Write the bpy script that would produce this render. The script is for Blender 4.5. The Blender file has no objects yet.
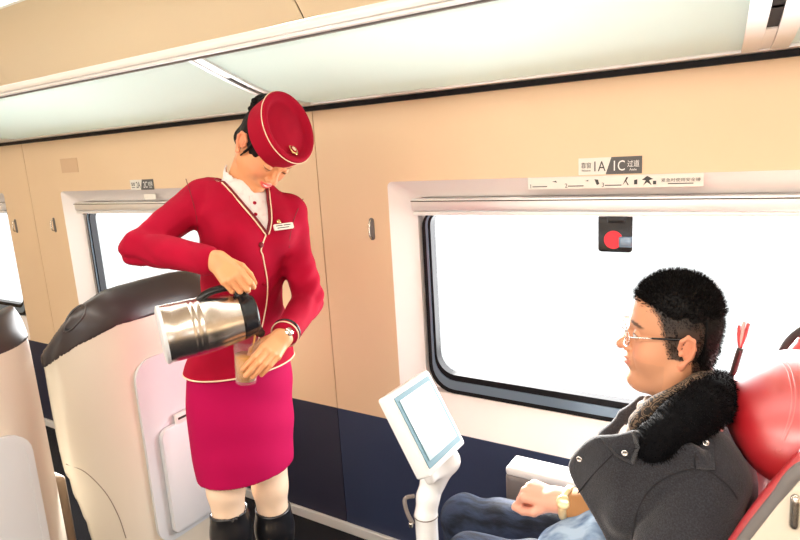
import bpy, bmesh, math, random
import numpy as np
from mathutils import Vector, Matrix
random.seed(7); rng = np.random.default_rng(7)
SC = bpy.context.scene; COL = SC.collection
PI = math.pi
# ------------------------------------------------------------------ camera frame (room coordinates in metres)
YAW, PITCH, ROLL, FPX, HC = 0.57465, 0.19375, 0.06153, 607.05, 1.62
def cam_axes():
    f = np.array([-math.sin(YAW)*math.cos(PITCH), math.cos(YAW)*math.cos(PITCH), -math.sin(PITCH)])
    rt = np.array([math.cos(YAW), math.sin(YAW), 0.]); dn = np.cross(f, rt)
    c, s = math.cos(ROLL), math.sin(ROLL)
    return c*rt+s*dn, -s*rt+c*dn, f
CR, CD, CF = cam_axes()
EYE = np.array([0., 0., HC])
def ray(x, y): return CR*(x-400)/FPX + CD*(y-270)/FPX + CF
def at(x, y, D=None, X=None, Y=None, Z=None):
    r = ray(x, y)
    t = D if D is not None else (X/r[0] if X is not None else (Y/r[1] if Y is not None else (Z-HC)/r[2]))
    return EYE + r*t
# ------------------------------------------------------------------ materials
MATS = {}
def mat(name, col=(.8, .8, .8), rough=.5, metal=0., spec=.5, coat=0., coat_rough=.05, coat_ior=1.5, noise=None, bump=None, trans=0., ior=1.45, alpha=1., emit=None, sheen=0., aniso=None, attr=None, sss=0.):
    if name in MATS: return MATS[name]
    m = bpy.data.materials.new(name); m.use_nodes = True
    nt = m.node_tree; b = nt.nodes['Principled BSDF']; L = nt.links
    def s(k, v):
        if k in b.inputs: b.inputs[k].default_value = v
    s('Base Color', (*col, 1)); s('Roughness', rough); s('Metallic', metal); s('Specular IOR Level', spec)
    s('Coat Weight', coat); s('Coat Roughness', coat_rough); s('Coat IOR', coat_ior)
    s('Transmission Weight', trans); s('IOR', ior); s('Alpha', alpha); s('Sheen Weight', sheen)
    if sss: s('Subsurface Weight', sss); s('Subsurface Radius', (1, .35, .2)); s('Subsurface Scale', .008)
    if emit: s('Emission Color', (*emit[:3], 1)); s('Emission Strength', emit[3])
    tc = nt.nodes.new('ShaderNodeTexCoord')
    src = None
    if attr:
        a = nt.nodes.new('ShaderNodeVertexColor'); a.layer_name = attr; src = a.outputs['Color']; L.new(src, b.inputs['Base Color'])
    if noise:      # (scale, colour2, contrast lo, hi, stretch)
        sc, c2, lo, hi, st = noise
        mp = nt.nodes.new('ShaderNodeMapping'); mp.inputs['Scale'].default_value = st
        n = nt.nodes.new('ShaderNodeTexNoise'); n.inputs['Scale'].default_value = sc; n.inputs['Detail'].default_value = 5
        L.new(tc.outputs['Object'], mp.inputs[0]); L.new(mp.outputs[0], n.inputs['Vector'])
        r = nt.nodes.new('ShaderNodeValToRGB'); r.color_ramp.elements[0].position = lo; r.color_ramp.elements[1].position = hi
        r.color_ramp.elements[0].color = (*col, 1); r.color_ramp.elements[1].color = (*c2, 1)
        L.new(n.outputs['Fac'], r.inputs[0]); L.new(r.outputs[0], b.inputs['Base Color'])
    if bump:       # (scale, strength)
        n = nt.nodes.new('ShaderNodeTexNoise'); n.inputs['Scale'].default_value = bump[0]; n.inputs['Detail'].default_value = 4
        L.new(tc.outputs['Object'], n.inputs['Vector'])
        bn = nt.nodes.new('ShaderNodeBump'); bn.inputs['Strength'].default_value = bump[1]; bn.inputs['Distance'].default_value = .002
        L.new(n.outputs['Fac'], bn.inputs['Height']); L.new(bn.outputs[0], b.inputs['Normal'])
    MATS[name] = m; return m
mat('wall_cream', (.79, .585, .375), .45, noise=(3, (.81, .605, .395), .3, .7, (1, 1, 1)))
mat('wall_pale', (.80, .66, .55), .45)
mat('sill_white', (.86, .80, .77), .35)
mat('navy_panel', (.032, .045, .098), .45, bump=(300, .1))
mat('console_tan', (.34, .24, .16), .6)
mat('navy_dark', (.030, .031, .058), .45, bump=(300, .1))
mat('carpet_black', (.006, .006, .010), .95, bump=(700, .9), noise=(260, (.03, .03, .04), .55, .75, (1, 1, 1)))
mat('rubber_black', (.005, .005, .007), .5, spec=.25)
mat('gap_dark', (.03, .02, .015), .8)
mat('frame_blue', (.22, .30, .40), .3, metal=.5)
mat('aluminium', (.80, .80, .80), .42, metal=.7)
mat('alu_white', (.83, .82, .80), .3, metal=.2)
mat('rack_panel', (.90, .95, .92), .5)
mat('rail_grey', (.17, .155, .15), .35)
mat('ceiling_cream', (.70, .54, .37), .5)
mat('lamp', (1, 1, 1), .5, emit=(1, .96, .88, 6))
mat('shell_beige', (.70, .64, .53), .35, coat=.3, coat_rough=.2)
mat('shell_dark', (.035, .027, .027), .38, coat=.3, coat_rough=.25)
mat('tray_grey', (.64, .66, .68), .4)
mat('seam_brown', (.25, .19, .15), .6)
mat('leather_red', (.55, .004, .015), .42, coat=1., coat_rough=.42, coat_ior=2.3)
mat('stitch', (.75, .22, .22), .6)
mat('leather_grey', (.20, .175, .165), .5, bump=(120, .3))
mat('arm_top', (.72, .69, .66), .4)
mat('plastic_white', (.80, .83, .85), .25, coat=.4)
mat('bezel', (.07, .20, .27), .35)
mat('screen', (.38, .48, .52), .08, spec=.8, emit=(.75, .93, 1, .2))
mat('steel', (.66, .63, .58), .27, metal=1)
mat('steel_ring', (.80, .78, .74), .12, metal=1)
mat('black_plastic', (.010, .010, .012), .25)
mat('uniform_red', (.32, .001, .021), .85, spec=.2, bump=(900, .25), noise=(9, (.38, .0014, .026), .35, .65, (1, 1, 1)))
mat('skirt_red', (.40, .001, .066), .85, spec=.2, bump=(900, .25))
mat('hat_red', (.34, .001, .020), .8, spec=.2, bump=(900, .3))
mat('lapel_maroon', (.16, .004, .012), .7)
mat('cream_trim', (.90, .68, .48), .6)
mat('blouse', (.84, .80, .79), .6, noise=(60, (.80, .70, .70), .5, .7, (1, 1, 1)))
mat('gold', (.85, .62, .28), .25, metal=1)
mat('tights', (.82, .60, .44), .5)
mat('boot_leather', (.010, .010, .012), .3, coat=.4)
mat('hair_black', (.005, .004, .004), .6, spec=.22)
mat('skin_her', (.85, .5, .3), .42, attr='Col')
mat('skin_his', (.85, .5, .3), .45, attr='Col')
mat('eye_white', (.8, .76, .72), .15)
mat('iris', (.01, .006, .004), .1)
mat('glass', (1, 1, 1), .0, trans=1, ior=1.45)
mat('lens', (.9, .95, 1), .0, trans=1, ior=1.1)
mat('tea', (.66, .30, .07), .1)
mat('rib', (.8, .8, .8), .3)
mat('coat_wool', (.012, .0125, .017), .9, sheen=.25, bump=(500, .8), noise=(380, (.042, .043, .054), .4, .78, (1, 1, 1)))
mat('coat_seam', (.018, .018, .022), .9)
mat('fur_black', (.003, .003, .004), .8, spec=.12)
mat('sweater', (.24, .19, .15), .9, bump=(150, .8))
mat('snap', (.7, .7, .7), .25, metal=1)
mat('gold_watch', (.92, .72, .42), .3, metal=.6)
mat('cuff_tan', (.40, .19, .07), .8)
mat('sign_white', (.80, .77, .70), .5)
mat('sign_dark', (.10, .10, .10), .5)
mat('ink', (.05, .05, .05), .6)
mat('ink_white', (.85, .85, .82), .6)
mat('red_sticker', (.85, .03, .05), .4)
mat('patch', (.70, .48, .30), .6)
def denim(name, c1, c2):
    m = mat(name, c1, .85, noise=(14, c2, .38, .62, (1, 4, 1.6)), bump=(500, .5)); return m
denim('denim_dark', (.002, .005, .014), (.020, .034, .072))
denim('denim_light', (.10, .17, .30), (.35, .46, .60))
# patterned knit
m = mat('knit_pattern', (.02, .017, .015), .9)
nt = m.node_tree; b = nt.nodes['Principled BSDF']; tc = nt.nodes.new('ShaderNodeTexCoord')
v = nt.nodes.new('ShaderNodeTexWave'); v.inputs['Scale'].default_value = 18; v.inputs['Distortion'].default_value = 22; v.inputs['Detail'].default_value = 1.5; v.inputs['Detail Scale'].default_value = 3
r = nt.nodes.new('ShaderNodeValToRGB'); r.color_ramp.elements[0].position = .45; r.color_ramp.elements[1].position = .6
r.color_ramp.elements[0].color = (.016, .013, .012, 1); r.color_ramp.elements[1].color = (.17, .115, .075, 1)
nt.links.new(tc.outputs['Object'], v.inputs['Vector']); nt.links.new(v.outputs['Fac'], r.inputs[0]); nt.links.new(r.outputs[0], b.inputs['Base Color'])
m = MATS['rack_panel']; nt = m.node_tree; tb = nt.nodes.new('ShaderNodeBsdfTranslucent'); tb.inputs[0].default_value = (.80, .90, .90, 1); mx = nt.nodes.new('ShaderNodeMixShader'); mx.inputs[0].default_value = .6
nt.links.new(nt.nodes['Principled BSDF'].outputs[0], mx.inputs[1]); nt.links.new(tb.outputs[0], mx.inputs[2]); nt.links.new(mx.outputs[0], nt.nodes['Material Output'].inputs[0])
m = bpy.data.materials.new('cup_clear'); m.use_nodes = True; MATS['cup_clear'] = m; nt = m.node_tree; b = nt.nodes['Principled BSDF']; b.inputs['Base Color'].default_value = (.95, .95, .95, 1); b.inputs['Roughness'].default_value = .12
t_ = nt.nodes.new('ShaderNodeBsdfTransparent'); mx = nt.nodes.new('ShaderNodeMixShader'); lw = nt.nodes.new('ShaderNodeLayerWeight'); lw.inputs[0].default_value = .35; mp_ = nt.nodes.new('ShaderNodeMath'); mp_.operation = 'MULTIPLY_ADD'; mp_.inputs[1].default_value = .25; mp_.inputs[2].default_value = .0
nt.links.new(lw.outputs['Facing'], mp_.inputs[0]); nt.links.new(mp_.outputs[0], mx.inputs[0]); nt.links.new(t_.outputs[0], mx.inputs[1]); nt.links.new(b.outputs[0], mx.inputs[2]); nt.links.new(mx.outputs[0], nt.nodes['Material Output'].inputs[0])
# clear window pane: thin glass
m = bpy.data.materials.new('pane'); m.use_nodes = True; MATS['pane'] = m
nt = m.node_tree; nt.nodes.clear()
o_ = nt.nodes.new('ShaderNodeOutputMaterial'); t_ = nt.nodes.new('ShaderNodeBsdfTransparent'); g_ = nt.nodes.new('ShaderNodeBsdfGlossy'); mx = nt.nodes.new('ShaderNodeMixShader')
g_.inputs['Roughness'].default_value = .02; mx.inputs[0].default_value = .02
nt.links.new(t_.outputs[0], mx.inputs[1]); nt.links.new(g_.outputs[0], mx.inputs[2]); nt.links.new(mx.outputs[0], o_.inputs[0])
# ------------------------------------------------------------------ object helpers: every mesh is given in room coordinates
ORG = {}
def thing(name, label, cat, loc, group=None):
    o = bpy.data.objects.new(name, None); COL.objects.link(o); o.empty_display_size = .1
    o.location = loc; ORG[o] = np.array(loc, float); o['label'] = label; o['category'] = cat
    if group: o['group'] = group
    return o
def obj(name, vf, m, parent=None, smooth=True, label=None, cat=None, group=None, kind=None, colfn=None):
    V, F = vf; V = np.asarray(V, float)
    if parent is not None: org = ORG[parent]
    elif len(V): org = np.array([(V[:, 0].min()+V[:, 0].max())/2, (V[:, 1].min()+V[:, 1].max())/2, V[:, 2].min()])
    me = bpy.data.meshes.new(name); me.from_pydata((V-org).tolist(), [], F if isinstance(F, list) else F.tolist()); me.update()
    o = bpy.data.objects.new(name, me); COL.objects.link(o)
    if parent is not None:
        o.parent = parent; ORG[o] = org
    else: o.location = org; ORG[o] = org
    me.materials.append(MATS[m])
    if smooth:
        me.polygons.foreach_set('use_smooth', np.ones(len(me.polygons), bool))
        if smooth == 'auto':
            bm = bmesh.new(); bm.from_mesh(me)
            for e in bm.edges:
                if len(e.link_faces) == 2 and e.calc_face_angle(0) > .6: e.smooth = False
            bm.to_mesh(me); bm.free()
    if colfn is not None:
        a = me.color_attributes.new('Col', 'FLOAT_COLOR', 'POINT'); c = colfn(V)
        a.data.foreach_set('color', np.concatenate([c, np.ones((len(c), 1))], 1).astype(np.float32).ravel())
    if label: o['label'] = label
    if cat: o['category'] = cat
    if group: o['group'] = group
    if kind: o['kind'] = kind
    return o
def join(*vfs):
    V = []; F = []; n = 0
    for v, f in vfs:
        V.append(np.asarray(v, float)); f = f if isinstance(f, list) else f.tolist()
        F += [[i+n for i in q] for q in f]; n += len(v)
    return np.concatenate(V), F
def frame(z, x=(0, 0, 1)):
    z = np.array(z, float); z /= np.linalg.norm(z); x = np.array(x, float); x = x-z*x.dot(z)
    if np.linalg.norm(x) < 1e-4: x = np.array([1., 0, 0])-z*z[0]
    x /= np.linalg.norm(x); return np.stack([x, np.cross(z, x), z], 1)
def bm_out(bm):
    bm.verts.ensure_lookup_table(); V = np.array([v.co[:] for v in bm.verts]); F = [[v.index for v in f.verts] for f in bm.faces]; bm.free(); return V, F
def box(lo, hi, bev=0., seg=2, M=None, t=None):
    lo = np.array(lo, float); hi = np.array(hi, float); bm = bmesh.new(); bmesh.ops.create_cube(bm, size=1)
    for v in bm.verts: v.co = Vector(((lo+hi)/2+np.array(v.co[:])*(hi-lo)).tolist())
    if bev: bmesh.ops.bevel(bm, geom=bm.edges[:], offset=bev, segments=seg, affect='EDGES', profile=.5)
    V, F = bm_out(bm)
    if M is not None: V = V@np.asarray(M).T
    if t is not None: V = V+np.array(t)
    return V, F
def tube(P, r, n=10, closed=False, flat=None):
    P = np.array(P, float); k = len(P); r = np.broadcast_to(np.asarray(r, float), (k,))
    T = np.gradient(P, axis=0) if not closed else np.roll(P, -1, 0)-np.roll(P, 1, 0)
    T /= np.linalg.norm(T, axis=1)[:, None]+1e-12
    u = np.cross(T[0], [0.3, .2, 1.]); u /= np.linalg.norm(u); V = []
    for i in range(k):
        u = u-T[i]*u.dot(T[i]); u /= np.linalg.norm(u)+1e-12; w = np.cross(T[i], u)
        for j in range(n):
            a = 2*PI*j/n; d = (u*math.cos(a)+w*math.sin(a))*r[i]
            if flat is not None: d = d-flat[0]*d.dot(flat[0])*(1-flat[1])
            V.append(P[i]+d)
    F = []
    for i in range(k if closed else k-1):
        for j in range(n):
            a = i*n+j; b2 = i*n+(j+1) % n; c = ((i+1) % k)*n+(j+1) % n; d = ((i+1) % k)*n+j; F.append([a, b2, c, d])
    if not closed: F.append(list(range(n))[::-1]); F.append([(k-1)*n+j for j in range(n)])
    return np.array(V), F
def smooth_path(P, n=8):
    P = np.array(P, float); Q = []
    E2 = np.concatenate([[2*P[0]-P[1]], P, [2*P[-1]-P[-2]]])
    for i in range(1, len(E2)-2):
        for j in range(n):
            t = j/n; a, b2, c, d = E2[i-1:i+3]
            Q.append(.5*(2*b2+(c-a)*t+(2*a-5*b2+4*c-d)*t*t+(3*b2-a-3*c+d)*t**3))
    Q.append(P[-1]); return np.array(Q)
def lathe(prof, M, t, n=32, sx=1., sy=1.):
    V = []; F = []; k = len(prof)
    for (r, z) in prof:
        for j in range(n): a = 2*PI*j/n; V.append([r*sx*math.cos(a), r*sy*math.sin(a), z])
    for i in range(k-1):
        for j in range(n): F.append([i*n+j, i*n+(j+1) % n, (i+1)*n+(j+1) % n, (i+1)*n+j])
    F.append(list(range(n))[::-1]); F.append([(k-1)*n+j for j in range(n)])
    return np.array(V)@np.asarray(M).T+np.array(t), F
def prism(poly, th, M, t, bev=0.):
    bm = bmesh.new(); vs = [bm.verts.new((p[0], p[1], 0)) for p in poly]; f = bm.faces.new(vs)
    r2 = bmesh.ops.extrude_face_region(bm, geom=[f]); 
    for v in [g for g in r2['geom'] if isinstance(g, bmesh.types.BMVert)]: v.co.z += th
    bmesh.ops.recalc_face_normals(bm, faces=bm.faces[:])
    if bev: bmesh.ops.bevel(bm, geom=[e for e in bm.edges if e.calc_face_angle(0) > .5], offset=bev, segments=2, affect='EDGES', profile=.5)
    bm.verts.index_update(); V, F = bm_out(bm)
    return V@np.asarray(M).T+np.array(t), F
def rrect(x0, y0, x1, y1, r, n=6):
    P = []
    rs = r if isinstance(r, (list, tuple)) else [r]*4
    for (cx, cy, a0, rr) in ((x1, y1, 0, rs[0]), (x0, y1, 90, rs[1]), (x0, y0, 180, rs[2]), (x1, y0, 270, rs[3])):
        sx = -1 if cx == x1 else 1; sy = -1 if cy == y1 else 1
        for i in range(n+1):
            a = math.radians(a0+90*i/n); P.append((cx+sx*rr+rr*math.cos(a), cy+sy*rr+rr*math.sin(a)))
    return P
def ring(outer, inner, th, M, t):
    n = len(outer); V = [(*p, z) for z in (0, th) for p in (list(outer)+list(inner))]; F = []
    for i in range(n):
        j = (i+1) % n
        F += [[i, n+i, n+j, j], [2*n+i, 2*n+j, 3*n+j, 3*n+i], [i, j, 2*n+j, 2*n+i], [n+i, 3*n+i, 3*n+j, n+j]]
    return np.array(V)@np.asarray(M).T+np.array(t), F

XZ = np.stack([[1, 0, 0], [0, 0, 1], [0, -1, 0]], 1).astype(float)
YZ = np.stack([[0, 1, 0], [0, 0, 1], [1, 0, 0]], 1).astype(float)   # poly (y,z), thickness +X
# ------------------------------------------------------------------ distance fields and their mesher
def sub3(P, c): return P[0]-c[0], P[1]-c[1], P[2]-c[2]
def sph(P, c, r): x, y, z = sub3(P, c); return np.sqrt(x*x+y*y+z*z)-r
def ell(P, c, r, M=None):
    x, y, z = sub3(P, c)
    if M is not None: x, y, z = (M[0][i]*x+M[1][i]*y+M[2][i]*z for i in range(3))
    k0 = np.sqrt((x/r[0])**2+(y/r[1])**2+(z/r[2])**2)+1e-9; k1 = np.sqrt((x/r[0]**2)**2+(y/r[1]**2)**2+(z/r[2]**2)**2)+1e-9
    return k0*(k0-1)/k1
def cap(P, a, b, ra, rb=None, flat=None):
    if rb is None: rb = ra
    a = np.array(a, float); b = np.array(b, float); x, y, z = sub3(P, a); d = b-a; L2 = d.dot(d)+1e-12
    h = np.clip((x*d[0]+y*d[1]+z*d[2])/L2, 0, 1); x, y, z = x-h*d[0], y-h*d[1], z-h*d[2]
    if flat is not None:
        n, s = flat; q = (x*n[0]+y*n[1]+z*n[2])*(1/s-1); x, y, z = x+q*n[0], y+q*n[1], z+q*n[2]
    return np.sqrt(x*x+y*y+z*z)-(ra+(rb-ra)*h)
def rbox(P, c, hf, r, M=None):
    x, y, z = sub3(P, c)
    if M is not None: x, y, z = (M[0][i]*x+M[1][i]*y+M[2][i]*z for i in range(3))
    qx, qy, qz = abs(x)-hf[0]+r, abs(y)-hf[1]+r, abs(z)-hf[2]+r
    return np.sqrt(np.maximum(qx, 0)**2+np.maximum(qy, 0)**2+np.maximum(qz, 0)**2)+np.minimum(np.maximum(qx, np.maximum(qy, qz)), 0)-r
def smin(a, b, k):
    h = np.clip(.5+.5*(b-a)/k, 0, 1); return b+(a-b)*h-k*h*(1-h)
def smax(a, b, k): return -smin(-a, -b, k)
def U(k, *ds):
    r = ds[0]
    for d in ds[1:]: r = smin(r, d, k)
    return r
def poly2(x, y, pts):
    pts = np.array(pts, float); d = np.full(np.broadcast(x, y).shape, 1e9, np.float32); s = np.ones_like(d)
    n = len(pts); x = x+0*d; y = y+0*d
    for i in range(n):
        a = pts[i]; b = pts[i-1]; e = b-a; wx, wy = x-a[0], y-a[1]; h = np.clip((wx*e[0]+wy*e[1])/(e.dot(e)), 0, 1)
        d = np.minimum(d, (wx-e[0]*h)**2+(wy-e[1]*h)**2)
        c1 = y >= a[1]; c2 = y < b[1]; c3 = e[0]*wy > e[1]*wx
        fl = (c1 & c2 & c3) | (~c1 & ~c2 & ~c3); s = np.where(fl, -s, s)
    return s*np.sqrt(d)
def wob(P, f, ph=0.):
    x, y, z = P; return (np.sin(f*x*1.1+ph+1.7*np.sin(f*.6*z))*np.sin(f*y*.9+ph*1.3+1.3*np.sin(f*.5*x))+np.sin(f*z*1.05+ph*.7+1.9*np.sin(f*.7*y)))*.5
def nets(fn, lo, hi, h):
    lo = np.array(lo, float); hi = np.array(hi, float)
    ax = [np.arange(lo[i], hi[i]+h, h, dtype=np.float32) for i in range(3)]
    P = (ax[0][:, None, None], ax[1][None, :, None], ax[2][None, None, :])
    S = np.asarray(fn(P), np.float32); S = S+np.zeros([len(a) for a in ax], np.float32)
    S[0] = S[-1] = 1; S[:, 0] = S[:, -1] = 1; S[:, :, 0] = S[:, :, -1] = 1
    I = S < 0
    cnt = np.zeros([s-1 for s in S.shape], np.int8)
    sl = lambda d, n: slice(d, n-1+d)
    nx, ny, nz = S.shape
    for dx in (0, 1):
        for dy in (0, 1):
            for dz in (0, 1): cnt += I[sl(dx, nx), sl(dy, ny), sl(dz, nz)]
    act = (cnt > 0) & (cnt < 8); idx = np.full(act.shape, -1, np.int64); c = np.argwhere(act); idx[act] = np.arange(len(c))
    acc = np.zeros((len(c), 3)); w = np.zeros(len(c))
    cr = [(0, 0, 0), (1, 0, 0), (0, 1, 0), (1, 1, 0), (0, 0, 1), (1, 0, 1), (0, 1, 1), (1, 1, 1)]
    for a in range(8):
        for b in range(a+1, 8):
            if sum(abs(cr[a][i]-cr[b][i]) for i in range(3)) != 1: continue
            va = S[c[:, 0]+cr[a][0], c[:, 1]+cr[a][1], c[:, 2]+cr[a][2]]; vb = S[c[:, 0]+cr[b][0], c[:, 1]+cr[b][1], c[:, 2]+cr[b][2]]
            mk = (va < 0) != (vb < 0); t = np.where(mk, va/(va-vb+1e-12*(va == vb)), 0)
            p = np.array(cr[a])[None]+t[:, None]*(np.array(cr[b])-np.array(cr[a]))[None]
            acc[mk] += p[mk]; w[mk] += 1
    V = lo+(c+acc/w[:, None])*h; Q = []
    for axn in range(3):
        b1, b2 = [(1, 2), (2, 0), (0, 1)][axn]
        A = [slice(None)]*3; B = [slice(None)]*3; A[axn] = slice(0, -1); B[axn] = slice(1, None)
        e = np.argwhere(I[tuple(A)] != I[tuple(B)])
        e = e[(e[:, b1] > 0) & (e[:, b2] > 0) & (e[:, b1] < S.shape[b1]-1) & (e[:, b2] < S.shape[b2]-1)]
        ins = I[e[:, 0], e[:, 1], e[:, 2]]
        def g(o1, o2):
            k = e.copy(); k[:, b1] -= o1; k[:, b2] -= o2; return idx[k[:, 0], k[:, 1], k[:, 2]]
        q = np.stack([g(1, 1), g(0, 1), g(0, 0), g(1, 0)], 1); q[~ins] = q[~ins][:, ::-1]; Q.append(q)
    Q = np.concatenate(Q)
    for it in range(2):
        def ev(X): return np.asarray(fn((X[:, 0].astype(np.float32), X[:, 1].astype(np.float32), X[:, 2].astype(np.float32))), float)
        d = ev(V); e = h*.3; G = np.stack([(ev(V+np.eye(3)[i]*e)-ev(V-np.eye(3)[i]*e))/(2*e) for i in range(3)], 1)
        stp = (d/(np.sum(G*G, 1)+.1))[:, None]*G; ln = np.linalg.norm(stp, axis=1)[:, None]; V = V-stp*np.minimum(1, .5*h/(ln+1e-12))
    return V, Q
def pick(fn, x, y, D0=1.0, D1=2.6, off=0.):
    ts = np.linspace(D0, D1, 1400); r = ray(x, y); X = EYE+ts[:, None]*r
    d = np.asarray(fn((X[:, 0], X[:, 1], X[:, 2])))
    k = np.argmax(d < off) if (d < off).any() else int(np.argmin(d))
    return X[k]
def normal(fn, p, e=.003):
    g = np.array([float(fn(tuple(p+np.eye(3)[i]*e))-fn(tuple(p-np.eye(3)[i]*e))) for i in range(3)]); return g/np.linalg.norm(g)
def blades(P, D, w, lens):
    "one tapering two-sided strand per point"
    n = len(P); s = np.cross(D, rng.normal(size=(n, 3))); s /= np.linalg.norm(s, axis=1)[:, None]+1e-9
    V = np.concatenate([P-s*w, P+s*w, P+D*lens[:, None]*.55+s*w*.6+rng.normal(size=(n, 3))*w*.8, P+D*lens[:, None]]); i = np.arange(n)
    return V, [list(a) for a in np.stack([i, i+n, i+2*n], 1)]+[list(a) for a in np.stack([i, i+2*n, i+3*n], 1)]
def face_pts(vf, n, keep=None):
    V, F = vf; F = np.array(F); c = V[F].mean(1); a = V[F[:, 2]]-V[F[:, 0]]; b = V[F[:, 3]]-V[F[:, 1]]; N = np.cross(a, b); N /= np.linalg.norm(N, axis=1)[:, None]+1e-12
    ok = np.arange(len(c)) if keep is None else np.where(keep(c))[0]
    k = rng.choice(ok, n); return c[k]+rng.normal(size=(n, 3))*.0008, N[k]
# ================================================================== SETTING
W = 1.85; PITCHX = 2.172; SEAM = -1.553
def st(name, vf, m, smooth=False, parent=None): return obj(name, vf, m, parent, smooth=smooth, kind='structure' if parent is None else None)
st('floor', box((-6.2, -1.4, -.05), (2.4, 1.95, 0)), 'carpet_black')
WIN = (SEAM+.323, SEAM+1.863, .575, 1.512)      # first opening: x0, x1, z0, z1
tiles = []; lows = []; lows2 = []; gaps = []; revs = []
for k in range(-2, 2):
    x0 = SEAM+k*PITCHX+.002; x1 = x0+PITCHX-.004
    big = rrect(x0, .572, x1, 1.95, 1e-4); hole = rrect(WIN[0]+k*PITCHX, WIN[2], WIN[1]+k*PITCHX, WIN[3], .02)
    tiles.append(ring(big, hole, .012, XZ, (0, W+.012, 0)))
    (lows if k >= 0 else lows2).append(box((x0, W-.002, .045), (x1, W+.02, .5765)))
    gaps.append(box((x0-.004, W+.006, .03), (x0, W+.02, 1.95)))
    a = rrect(WIN[0]+k*PITCHX, WIN[2], WIN[1]+k*PITCHX, WIN[3], .02)
    b_ = rrect(WIN[0]+k*PITCHX+.085, WIN[2]+.13, WIN[1]+k*PITCHX-.085, WIN[3]-.062, .03)
    n = len(a); V = np.array([(p[0], W, p[1]) for p in a]+[(p[0], W+.06, p[1]) for p in b_]+[(p[0], W+.10, p[1]) for p in b_])
    F = [[i, n+i, n+(i+1) % n, (i+1) % n] for i in range(n)]+[[n+i, 2*n+i, 2*n+(i+1) % n, n+(i+1) % n] for i in range(n)]
    revs.append((V, F))
st('wall_window_side', join(*tiles), 'wall_cream')
st('trim_lower_panel', join(*lows), 'navy_panel'); st('trim_lower_panel', join(*lows2), 'navy_dark')
st('trim_panel_gap', join(*gaps, box((-6, W+.013, .03), (2.2, W+.03, .573)), box((-6, W+.002, .566), (2.2, W+.02, .573))), 'gap_dark')
st('trim_window_surround', join(*revs), 'sill_white')
st('baseboard_window_side', box((-6, W-.016, .0), (2.2, W+.02, .045), .004), 'alu_white')
# ceiling: cove behind the rack, then the vault, with its seams and a light strip
prof = [(1.87, 1.80), (1.885, 1.95), (1.86, 2.10), (1.74, 2.24), (1.56, 2.33), (1.30, 2.385), (.9, 2.42), (.2, 2.44), (-.6, 2.42), (-1.4, 2.33)]
pr_ = smooth_path([(0, a, b) for a, b in prof], 5)[:, 1:]
cv = []; cg = []
for k in range(-2, 2):
    x0 = SEAM+k*PITCHX+.003; x1 = x0+PITCHX-.006; n = len(pr_)
    V = [(x, y, z) for x in (x0, x1) for (y, z) in pr_]+[(x, y, z+.03) for x in (x0, x1) for (y, z) in pr_]
    F = [[i, n+i, n+i+1, i+1] for i in range(n-1)]+[[2*n+i, 2*n+i+1, 3*n+i+1, 3*n+i] for i in range(n-1)]
    cv.append((np.array(V), F)); cg.append((np.array([(x, y, z+.012) for x in (x0-.01, x0+.004) for (y, z) in pr_]), [[i, n+i, n+i+1, i+1] for i in range(n-1)]))
st('ceiling', join(*cv), 'ceiling_cream', smooth=True); st('trim_ceiling_gap', join(*cg), 'gap_dark')
st('wall_front', box((-6.1, -1.4, 0), (-6.0, 1.9, 2.45)), 'wall_cream')
ob = [box((-6.1, -1.45, 0), (2.45, -1.38, .72)), box((-6.1, -1.45, 1.50), (2.45, -1.38, 2.36))]
for k in range(-2, 3): ob.append(box((SEAM+k*PITCHX-.32, -1.45, .72), (SEAM+k*PITCHX+.32, -1.38, 1.50)))
st('wall_aisle_side', join(*ob), 'wall_cream'); st('wall_rear', box((2.4, -1.4, 0), (2.5, 1.9, 2.45)), 'wall_cream')
t = thing('ceiling_light', 'long white glowing light strip in the cream ceiling, top left corner', 'ceiling light', (-3, 1.2, 2.36))
def strip(ya, za, yb_, zb_, th=.012): return np.array([(x, y, z+o_) for x in (-6, 2.2) for (y, z) in ((ya, za), (yb_, zb_)) for o_ in (0, th)]), [[0, 1, 3, 2], [4, 6, 7, 5], [0, 2, 6, 4], [1, 5, 7, 3], [0, 4, 5, 1], [2, 3, 7, 6]]
obj('lens', strip(1.16, 2.385, 1.455, 2.335), 'lamp', t, smooth=False); obj('frame', join(strip(1.145, 2.386, 1.16, 2.383, .02), strip(1.455, 2.330, 1.47, 2.327, .02)), 'alu_white', t, smooth=False)
t2 = thing('ceiling_light', 'long white light strip running overhead along the aisle', 'ceiling light', (-3, -.4, 2.40))
obj('lens', box((-6, -.75, 2.385), (2.2, -.25, 2.40), .004), 'lamp', t2, smooth=False)
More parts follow.
